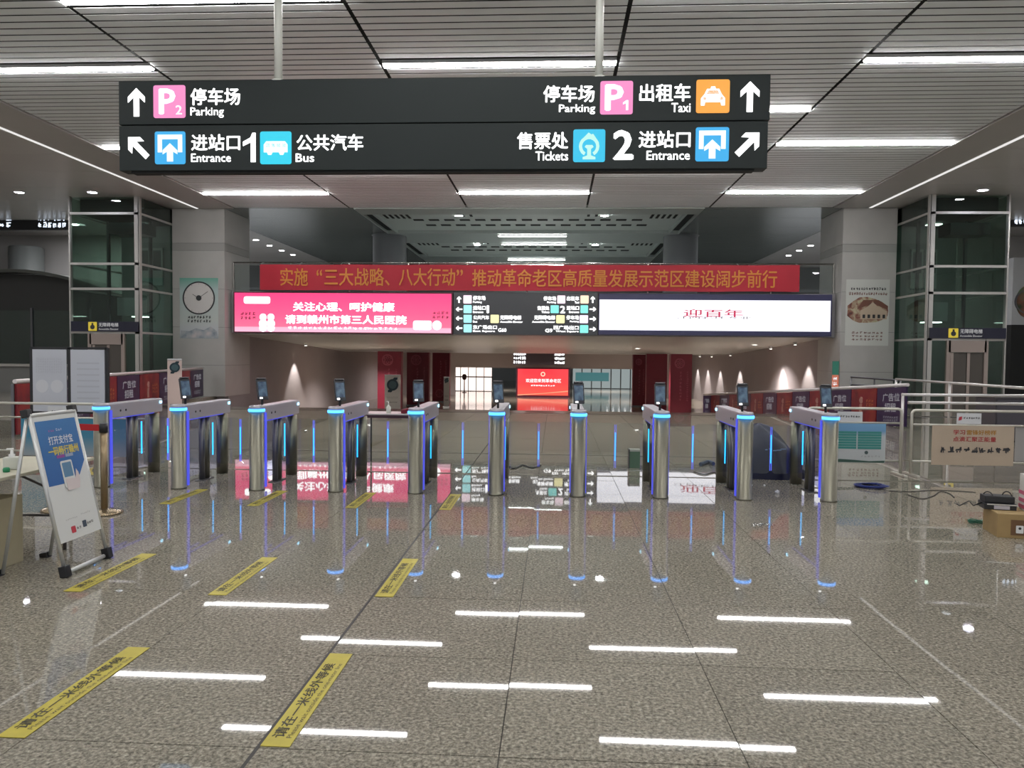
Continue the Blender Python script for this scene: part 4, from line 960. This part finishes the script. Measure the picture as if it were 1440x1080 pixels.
# rear legs splay back (towards local +Y)
for x in (0, W): ptube('rear_leg', ((x, .02, H-.02), (x, .46, .12)), .013)
ptube('rear_bar', ((.04, .50, .09), (W-.04, .50, .09)), .014)
for x in (0, W): box('foot', BLACK, x-.03, x+.03, .465, .53, .075, .15, t, .008)
for x in (0, W): box('corner_clip', BLACK, x-.03, x+.03, -.012, .04, H-.01, H+.05, t, .008)
# folding table with a carton beneath
t = thing('folding_table', 'cream topped folding table with dark metal legs at the left edge', 'table', (-4.30, 5.35, 0))
box('table_top', mat('table_cream', (.52, .49, .38), .5, noise=.06, nscale=5), -.36, .36, -1.05, 1.00, .695, .72, t, .006)
LEG = mat('table_leg', (.09, .085, .09), .4, .5)
for yy in (-.75, .68):
    for xx in (-.28, .30): bm = B(); tube(bm, ((xx, yy, 0), (xx, yy, .69)), .014, 8); obj('leg', bm, LEG, t)
    bm = B(); tube(bm, ((-.28, yy, .28), (.30, yy, .28)), .010, 8); obj('crossbar', bm, LEG, t)
    bm = B(); tube(bm, ((.30, yy, .45), (.1, yy-.33 if yy > 0 else yy+.33, .69)), .009, 8); obj('brace', bm, LEG, t)
tag(box('carton', mat('carton_beige', (.46, .41, .28), .7, noise=.06, nscale=6), -4.62, -4.10, 4.85, 5.68, 0, .52, None, .006), 'plain beige carton under the folding table', 'box')
c = FL(17, 660, .72)
t = thing('sanitizer_bottle', 'white square pump bottle standing on the cream folding table', 'bottle', (c.x, c.y, .721), math.radians(20))
BOT = mat('bottle_white', (.66, .67, .60), .4)
box('body', BOT, -.055, .055, -.035, .035, 0, .095, t, .014); bm = B(); lathe(bm, ((.022, .09), (.022, .115), (.012, .118), (.009, .15), (0, .152)), n=16); obj('pump', bm, WHITE, t)
box('nozzle', WHITE, -.035, .012, -.009, .009, .148, .162, t, .003)
c = FL(9, 664, .72)
bm = B(); lathe(bm, ((0, 0), (.022, 0), (.025, .02), (.02, .034), (0, .037)), n=14)
o = tag(obj('cap', bm, mat('cap_green', (.02, .26, .11), .4)), 'small green cap lying on the cream folding table', 'cap'); o.location = (c.x, c.y, .7205)
# belt barrier posts
def belt_post(x, y, lab):
    t = thing('belt_post', lab, 'barrier post', (x, y, 0))
    BR = mat('belt_post_bronze', (.30, .23, .14), .3, .8)
    bm = B(); lathe(bm, ((0, 0), (.17, 0), (.175, .012), (.15, .03), (.05, .045), (.032, .05)), n=32); obj('base', bm, mat('belt_base', (.38, .30, .20), .25, .8), t)
    bm = B(); cyl(bm, (0,0,.03), (0,0,.82), .033, n=24); obj('pole', bm, BR, t)
    bm = B(); cyl(bm, (0,0,.82), (0,0,.91), .040, n=24); obj('head', bm, BLACK, t); return t
belt_post(-4.51, 7.43, 'bronze belt barrier post with black head beside the poster stand')
belt_post(-5.04, 7.525, 'bronze belt barrier post mostly hidden behind the poster stand')
t = tag(box('barrier_belt', mat('belt_red', (.45, .01, .015), .6), -.485, -.045, -.002, .002, .83, .895), 'red retractable belt stretched left from the bronze post', 'belt'); t.location = (-4.51, 7.43, 0); t.rotation_euler = (0, 0, -.18)

# crowd control barriers
CRM = mat('barrier_steel', (.60, .585, .52), .35, .5)
def crowd_barrier(x0, x1, y, lab, rz=0.0, h=.93):
    t = thing('crowd_barrier', lab, 'barrier', (x0, y, 0), rz); L = x1-x0; r = .05
    pts = [(0, 0, .03), (0, 0, h-r)]+[(r-r*math.cos(a), 0, h-r+r*math.sin(a)) for a in (.5, 1.07, 1.57)]+[(L-r+r*math.sin(a), 0, h-r+r*math.cos(a)) for a in (0, .5, 1.07, 1.57)]+[(L, 0, .03)]
    bm = B(); tube(bm, pts, .019, 10); obj('frame', bm, CRM, t)
    for z in (h-.20, .20): bm = B(); tube(bm, ((.02, 0, z), (L-.02, 0, z)), .014, 8); obj('rail', bm, CRM, t)
    for x in (.015, L-.015):
        bm = B(); bx(bm, x-.025, x+.025, -.22, .22, 0, .03, .008); obj('foot', bm, CRM, t)
    return t, L, h
t, L, h = crowd_barrier(3.56, 4.84, 11.0, 'steel crowd barrier with a blue and teal notice, behind the last gate')
pn = box('notice', ramp_mat('notice_blue_white', ((0, (.46, .48, .48)), (.66, (.46, .50, .52)), (.80, (.14, .30, .50)), (1, (.16, .34, .55))), 'Z', .20, .72), .29, 1.06, -.03, -.022, .17, .72, t)
for k in range(2):
    for q in range(7): box('table_row', mat('notice_teal', (.04, .24, .22), .5), .34+k*.34, .66+k*.34, -.034, -.031, .365+q*.036, .395+q*.036, pn)
plate('seal', mat('seal_dark', (.05, .08, .08), .5), pn, disc_pts(.80, .315, .025, 16), -.034, -.031); marks(mat('print_grey', (0,0,0)), pn, .72, .245, 1.0, .28, -.032, 6)
plate('scenery', mat('scenery_green', (.04, .09, .07), .6), pn, ((.30, .175), (1.05, .175), (1.05, .205), (.84, .195), (.64, .21), (.44, .22), (.30, .205)), -.033, -.031)
pl = box('name_plate', mat('plate_white', (.60, .61, .63), .45), .40, .74, -.022, -.016, .745, .885, t); marks(INK, pl, .43, .80, .71, .835, -.0235, 8, 1, .15)
t, L, h = crowd_barrier(4.98, 7.2, 11.0, 'steel crowd barrier with a beige calligraphy board at the right edge', 0, .915)
pn = box('board', mat('board_beige', (.46, .37, .28), .55, noise=.06, nscale=3), .27, 1.37, -.034, -.022, .16, .71, t)
text('学习', mat('board_red', (.40, .03, .04), .5), pn, .55, .585, .71, .655, -.037, .015); text('雷锋好榜样', mat('board_gold', (.42, .20, .03), .5), pn, .73, .585, 1.13, .655, -.037, .015)
text('点滴汇聚正能量', mat('board_red', (0,0,0)), pn, .55, .49, 1.13, .56, -.037, .015)
marks(INK, pn, .37, .32, 1.32, .43, -.037, 9, 1, .16); plate('stroke', INK, pn, ((1.22, .37), (1.32, .375), (1.32, .40), (1.22, .385)), -.039, -.0375)
pl = box('name_plate', mat('plate_white', (0,0,0)), .60, .93, -.022, -.016, .735, .885, t); marks(INK, pl, .69, .80, .91, .835, -.0235, 7, 1, .15); plate('logo', mat('logo_red', (0,0,0)), pl, ((.62, .78), (.665, .79), (.67, .84), (.63, .83)), -.024, -.0225)
box('shelf_panel', mat('mesh_grey', (.33, .32, .31), .5), 1.42, 2.1, .02, .03, .22, .70, t)
t, L, h = crowd_barrier(-8.02, -5.75, 10.5, 'steel crowd barrier with a teal poster behind the poster stand', 0, .88)
pn = box('notice', ramp_mat('notice_teal_blue', ((0, (.30, .34, .36)), (.5, (.05, .22, .34)), (1, (.03, .20, .30))), 'Z', .15, .68), .45, 2.0, -.03, -.02, .14, .67, t)
pl = box('name_plate', mat('plate_white', (0,0,0)), .85, 1.2, -.03, -.022, .71, .84, t); marks(INK, pl, .9, .75, 1.15, .79, -.032, 7, 1, .15)
# twin notice boards
t = thing('notice_board', 'pair of white notice sheets in a black frame behind the left crowd barrier', 'notice board', (-7.51, 11.5, 0))
for x in (-.61, 0, .60): box('post', BLACK, x-.025, x+.025, -.02, .02, 0, 1.68, t)
box('top_bar', BLACK, -.61, .60, -.02, .02, 1.655, 1.69, t); box('bottom_bar', BLACK, -.61, .60, -.02, .02, .66, .69, t)
for k, xa in enumerate((-.58, .03)):
    s = box('sheet', mat('notice_sheet', (.52, .54, .60), .5), xa, xa+.54, -.03, -.012, .69, 1.65, t)
    F_ = mat('notice_faint', (.46, .475, .53), .5)
    if k == 0:
        for c in (.15, .39): plate('round_print', mat('notice_pale', (.60, .61, .65), .5), s, disc_pts(xa+c, 1.08, .10, 20), -.033, -.0305)
        marks(F_, s, xa+.05, 1.28, xa+.48, 1.52, -.032, 12, 6)
    else:
        for q in range(8): box('text_line', F_, xa+.10, xa+.46, -.033, -.0305, .80+q*.09, .825+q*.09, s)
for x in (-.61, .60): box('foot', BLACK, x-.03, x+.03, -.25, .25, 0, .03, t)

# ================================================================ RIGHT SIDE RAILS
RW = mat('rail_bright', (.68, .66, .66), .28, .6)
def rail(name_lab, segs, posts, r=.03, m=RW):
    c = segs[0][0]; t = thing('handrail', name_lab, 'railing', (c[0], c[1], 0))
    for p in segs: bm = B(); tube(bm, [Vector(q)-Vector((c[0], c[1], 0)) for q in p], r, 10); obj('rail', bm, m, t)
    for (x, y, h_) in posts: bm = B(); cyl(bm, (x-c[0], y-c[1], 0), (x-c[0], y-c[1], h_), r*.9, n=12); obj('post', bm, m, t)
a0, a1 = P(1260, 533, 20), P(1445, 546, 14)
rail('thin bright handrail running towards the right lift', [(a0, a1)], [(a0.x, a0.y, a0.z), ((a0.x+a1.x)/2, 17, (a0.z+a1.z)/2)], .028)
a0, a1, b0, b1 = P(1268, 555, 12.6), P(1500, 557, 12.6), P(1277, 566, 12.6), P(1500, 569, 12.6)
rail('double bright handrail behind the right crowd barrier', [(a0, a1), (b0, b1)], [(a0.x+.02, 12.6, a0.z), (a1.x-.1, 12.6, a1.z)], .024)
a0, a1, b0, b1 = P(1197, 530, 23), P(1266, 535, 21), P(1197, 541, 23), P(1266, 545, 21)
rail('dark thin railing in front of the right pier', [(a0, a1), (b0, b1)], [(a0.x, a0.y, a0.z), (a1.x, a1.y, a1.z), ((a0.x+a1.x)/2, 22, (a0.z+a1.z)/2)], .028, DSTEEL)
# dark planter box row behind the rails
t = thing('low_cabinet', 'low dark cabinet behind the right handrails', 'cabinet', (8.6, 15.5, 0))
box('body', mat('cabinet_dark', (.06, .055, .065), .5), -.0, 3.4, 0, .7, .05, .88, t); box('top', mat('cabinet_top', (.09, .085, .09), .3), -.03, 3.43, -.03, .73, .88, .92, t)
for k in range(4): d = box('door', mat('cabinet_door', (.07, .065, .08), .45), .03+k*.84, .83+k*.84, -.02, .0, .10, .85, t); box('handle', STEEL, .75+k*.84, .77+k*.84, -.045, -.02, .45, .6, d)

# ================================================================ TABLE BEHIND GATES
t = thing('desk', 'white topped table with a dark edge behind the fourth gate', 'table', (-2.80, 11.0, 0))
box('table_top', mat('desk_top', (.62, .58, .58), .3), 0, 1.04, 0, .5, .745, .76, t); box('edge', mat('desk_edge', (.05, .02, .03), .4), 0, 1.04, -.01, .51, .70, .744, t)
for xx in (.03, 1.0):
    for yy in (.05, .45): bm = B(); cyl(bm, (xx, yy, 0), (xx, yy, .70), .014, n=8); obj('leg', bm, BLACK, t)
bm = B(); tube(bm, ((.90, .05, .70), (.95, .05, .60), (1.0, .05, .52)), .010, 6); obj('bracket', bm, BLACK, t)
t = thing('sanitizer_bottle', 'small white pump bottle on the table behind the gates', 'bottle', (-2.44, 11.15, .761))
bm = B(); lathe(bm, ((0, 0), (.034, 0), (.034, .09), (.014, .105), (.014, .12), (0, .121)), n=16); obj('body', bm, BOT, t); bm = B(); cyl(bm, (0,0,.12), (0,0,.17), .006, n=8); obj('pump', bm, WHITE, t); box('nozzle', WHITE, -.035, .008, -.006, .006, .165, .176, t)
bm = B()
vs = bx(bm, -.11, .11, -.08, .08, 0, .075); bmesh.ops.subdivide_edges(bm, edges=bm.edges[:], cuts=3, use_grid_fill=True)
for v_ in bm.verts:
    if v_.co.z > .05: v_.co += Vector((0, 0, RND.uniform(-.02, .006)-.02*abs(v_.co.x)/.11))
for f in bm.faces: f.smooth = True
o = tag(obj('folded_cloth', bm, mat('cloth_red', (.16, .01, .025), .8)), 'crumpled dark red cloth on the table behind the gates', 'cloth'); o.location = (-2.13, 11.16, .764)

# ================================================================ BLUE BUNDLE, CARTONS, CABLES, LITTER
bm = B(); NS, NR = 28, 12
c = FL(1085, 684, 0)
for r_ in range(NR+1):
    f = r_/NR
    for s in range(NS):
        a_ = 2*math.pi*s/NS
        wx = (.34*(1-f**4)**.8+.14*(1-f)**1.5)*(1+.07*math.sin(a_*3+f*4)+.05*math.sin(a_*7)); wy = .28*(1-f**4)**.8*(1+.08*math.sin(a_*5+1))
        bm.verts.new((wx*math.cos(a_)-.13*f+.02*math.sin(f*6), wy*math.sin(a_), .74*f+(.03*math.sin(a_*4+f*9) if 0 < f < 1 else 0)))
bm.verts.ensure_lookup_table()
for r_ in range(NR):
    for s in range(NS):
        f = bm.faces.new((bm.verts[r_*NS+s], bm.verts[r_*NS+(s+1)%NS], bm.verts[(r_+1)*NS+(s+1)%NS], bm.verts[(r_+1)*NS+s])); f.smooth = True
t = thing('covered_bundle', 'dark blue cloth bundle heaped behind the last two gates', 'bundle', (2.92, 10.65, 0))
obj('cover', bm, mat('cover_blue', (.002, .004, .035), .38, noise=.3, nscale=6), t)
bm = B(); bx(bm, -.46, .44, -.22, .28, 0, .14, .03); obj('base_bag', bm, mat('bag_black', (.008, .008, .012), .5), t)
bm = B()
for k in range(5):
    bx(bm, -.12+.05*k, -.09+.06*k, -.309, -.305, .40+.012*math.sin(k*2), .412+.012*math.sin(k*2))
obj('print', bm, mat('cover_glints', (.25, .35, .60), .5), t)  # pale strokes painted on the cover in place of reflections
t = thing('cable_reel_box', 'small green and white box left of the eighth gate', 'box', (1.16, 11.3, 0))
box('body', mat('box_green', (.05, .13, .07), .6), -.07, .09, -.07, .07, 0, .24, t, .004); box('lid', mat('box_lid', (.38, .38, .34), .5), -.072, .092, -.072, .072, .242, .272, t, .004)
box('strap', BLACK, -.075, -.06, -.075, .075, 0, .275, t)
# right carton
CARD = mat('cardboard', (.34, .23, .10), .75, noise=.08, nscale=9)
t = thing('carton', 'brown cardboard carton on the floor at the right edge', 'box', (4.07, 7.24, 0), math.radians(-12))
box('body', CARD, 0, .62, 0, .40, 0, .215, t, .003)
for (ya, yb) in ((.002, .197), (.203, .398)): box('flap', mat('cardboard_top', (.42, .30, .14), .75, noise=.06, nscale=9), .002, .618, ya, yb, .216, .221, t)
lb = box('label', mat('label_dark', (.14, .07, .03), .6), .11, .40, -.004, -.001, .03, .17, t); plate('sticker', WHITE, lb, rrect(.15, .05, .21, .12, .005, 3), -.008, -.0045); plate('sticker_mark', INK, lb, disc_pts(.18, .095, .012, 10), -.011, -.0085)
t = thing('equipment_box', 'black electronic box with silver front lying on the cardboard carton', 'device', (4.19, 7.50, .222), math.radians(-12))
box('body', BLACK, -.12, .15, -.10, .10, .0, .06, t, .006); box('front_trim', STEEL, -.10, .15, -.106, -.101, .045, .056, t); box('front_panel', mat('device_grey', (.45, .43, .48), .4), -.04, .09, -.106, -.101, .008, .04, t)
bm = B(); bx(bm, -.11, .14, -.08, .08, .061, .125, .01); obj('upper_unit', bm, mat('device_black', (.02, .02, .022), .6), t)
for k, q in enumerate((-.07, .09)):
    bm = B(); tube(bm, [(q+.035*math.cos(a_*.45)+.01*a_/7, -.05+.012*a_, .11+(.045+.01*k)*math.sin(a_*.45)) for a_ in range(0, 8)], .006, 6); obj('cable', bm, BLACK, t)
bm = B(); tube(bm, ((-.12, -.02, .05), (-.2, -.05, .02), (-.23, -.03, .06), (-.30, 0, .005-.0), (-.33, 0, .02)), .006, 6); obj('cable', bm, BLACK, t)
t = thing('striped_package', 'white package with pink stripes standing at the right edge', 'package', (4.385, 7.40, .222), math.radians(-12))
box('body', mat('package_white', (.62, .60, .55), .5), 0, .25, -.08, .10, 0, .34, t, .005)
for z in (.02, .08, .15): box('stripe', mat('package_pink', (.55, .10, .18), .5), -.003, .253, -.083, .103, z, z+.035, t)
# cables on the floor
def coil(px, py, R, n, m, r, lab, name='cable_coil', sq=1.0):
    c = FL(px, py, 0); pts = []
    for k in range(n*16):
        a_ = k*2*math.pi/16; q = R*(.75+.25*math.sin(k*.37)); pts.append((q*math.cos(a_)*1.0, q*math.sin(a_)*sq, r+.03*(k/(n*16))+.004*math.sin(k*1.3)))
    bm = B(); tube(bm, pts, r, 6); o = tag(obj(name, bm, m), lab, 'cable'); o.location = (c.x, c.y, .001); return o
coil(1226, 685, .21, 10, mat('cable_blue', (.006, .022, .17), .4), .006, 'coil of blue network cable on the floor right of the last gate')
def cable(pxs, m, r, lab, z=.006):
    pts = [FL(a_, b_, 0) for a_, b_ in pxs]; P0 = pts[0]; fin = []
    for i in range(len(pts)-1):
        p0, p1, p2, p3 = pts[max(i-1, 0)], pts[i], pts[i+1], pts[min(i+2, len(pts)-1)]
        for q in range(6):
            u = q/6; fin.append(.5*((2*p1)+(p2-p0)*u+(2*p0-5*p1+4*p2-p3)*u*u+(3*p1-p0-3*p2+p3)*u**3))
    fin.append(pts[-1]); bm = B(); tube(bm, [p-P0+Vector((0, 0, r+.001)) for p in fin], r, 6)
    o = tag(obj('floor_cable', bm, m), lab, 'cable'); o.location = (P0.x, P0.y, 0)
KB = mat('cable_black', (.015, .015, .016), .5)
cable(((1250, 691), (1280, 692), (1310, 690), (1345, 691), (1372, 693)), KB, .005, 'straight black cable running from the blue coil to the carton')
cable(((1276, 696), (1296, 702), (1312, 698), (1322, 692), (1334, 694), (1342, 700)), KB, .005, 'wavy black cable on the floor near the right crowd barrier')
cable(((713, 654), (722, 660), (735, 655), (748, 659), (760, 655)), KB, .012, 'tangled black cable lying behind the sixth and seventh gates')
cable(((985, 656), (996, 652), (1003, 655)), mat('cloth_navy', (.02, .04, .09), .6), .03, 'rolled navy cloth on the floor behind the ninth gate')
cable(((975, 664), (990, 668), (1005, 665), (1012, 670)), KB, .008, 'short black cable on the floor beside the ninth gate')
coil(1374, 736, .085, 5, mat('cable_green', (.02, .16, .10), .4), .0045, 'small tangle of green wire beside the cardboard carton', 'wire_tangle', .7)
def paper(px, py, s, m, lab, name='paper_scrap'):
    c = FL(px, py, 0); bm = B(); bmesh.ops.create_icosphere(bm, subdivisions=2, radius=s)
    for v_ in bm.verts:
        v_.co *= RND.uniform(.7, 1.1); v_.co.z = max(v_.co.z*.8, -s*.5)
    zmin = min(v_.co.z for v_ in bm.verts)
    for v_ in bm.verts: v_.co.z -= zmin
    o = tag(obj(name, bm, m), lab, 'litter'); o.location = (c.x, c.y, .0008)
paper(1093, 694, .035, WHITE, 'crumpled white paper on the floor in front of the blue bundle')
paper(1057, 683, .014, WHITE, 'tiny white paper scrap left of the crumpled paper'); paper(1075, 683, .013, WHITE, 'tiny white paper scrap just behind the crumpled paper')
c = FL(1072, 741, 0)
bm = B()
for i in range(7):
    for j in range(5): bm.verts.new((-.10+.2*i/6, -.05+.1*j/4, .008+.022*abs(math.sin(i*1.7+j*2.3))))
bm.verts.ensure_lookup_table()
for i in range(6):
    for j in range(4): f = bm.faces.new([bm.verts[q] for q in (i*5+j, (i+1)*5+j, (i+1)*5+j+1, i*5+j+1)]); f.smooth = True
bmesh.ops.solidify(bm, geom=bm.faces[:], thickness=.003)
o = tag(obj('plastic_bag', bm, glassm('bag_film', (.85, .86, .85), 1.7, .15)), 'clear crumpled plastic bag lying on the floor before the ninth gate', 'bag'); o.location = (c.x, c.y, 0)
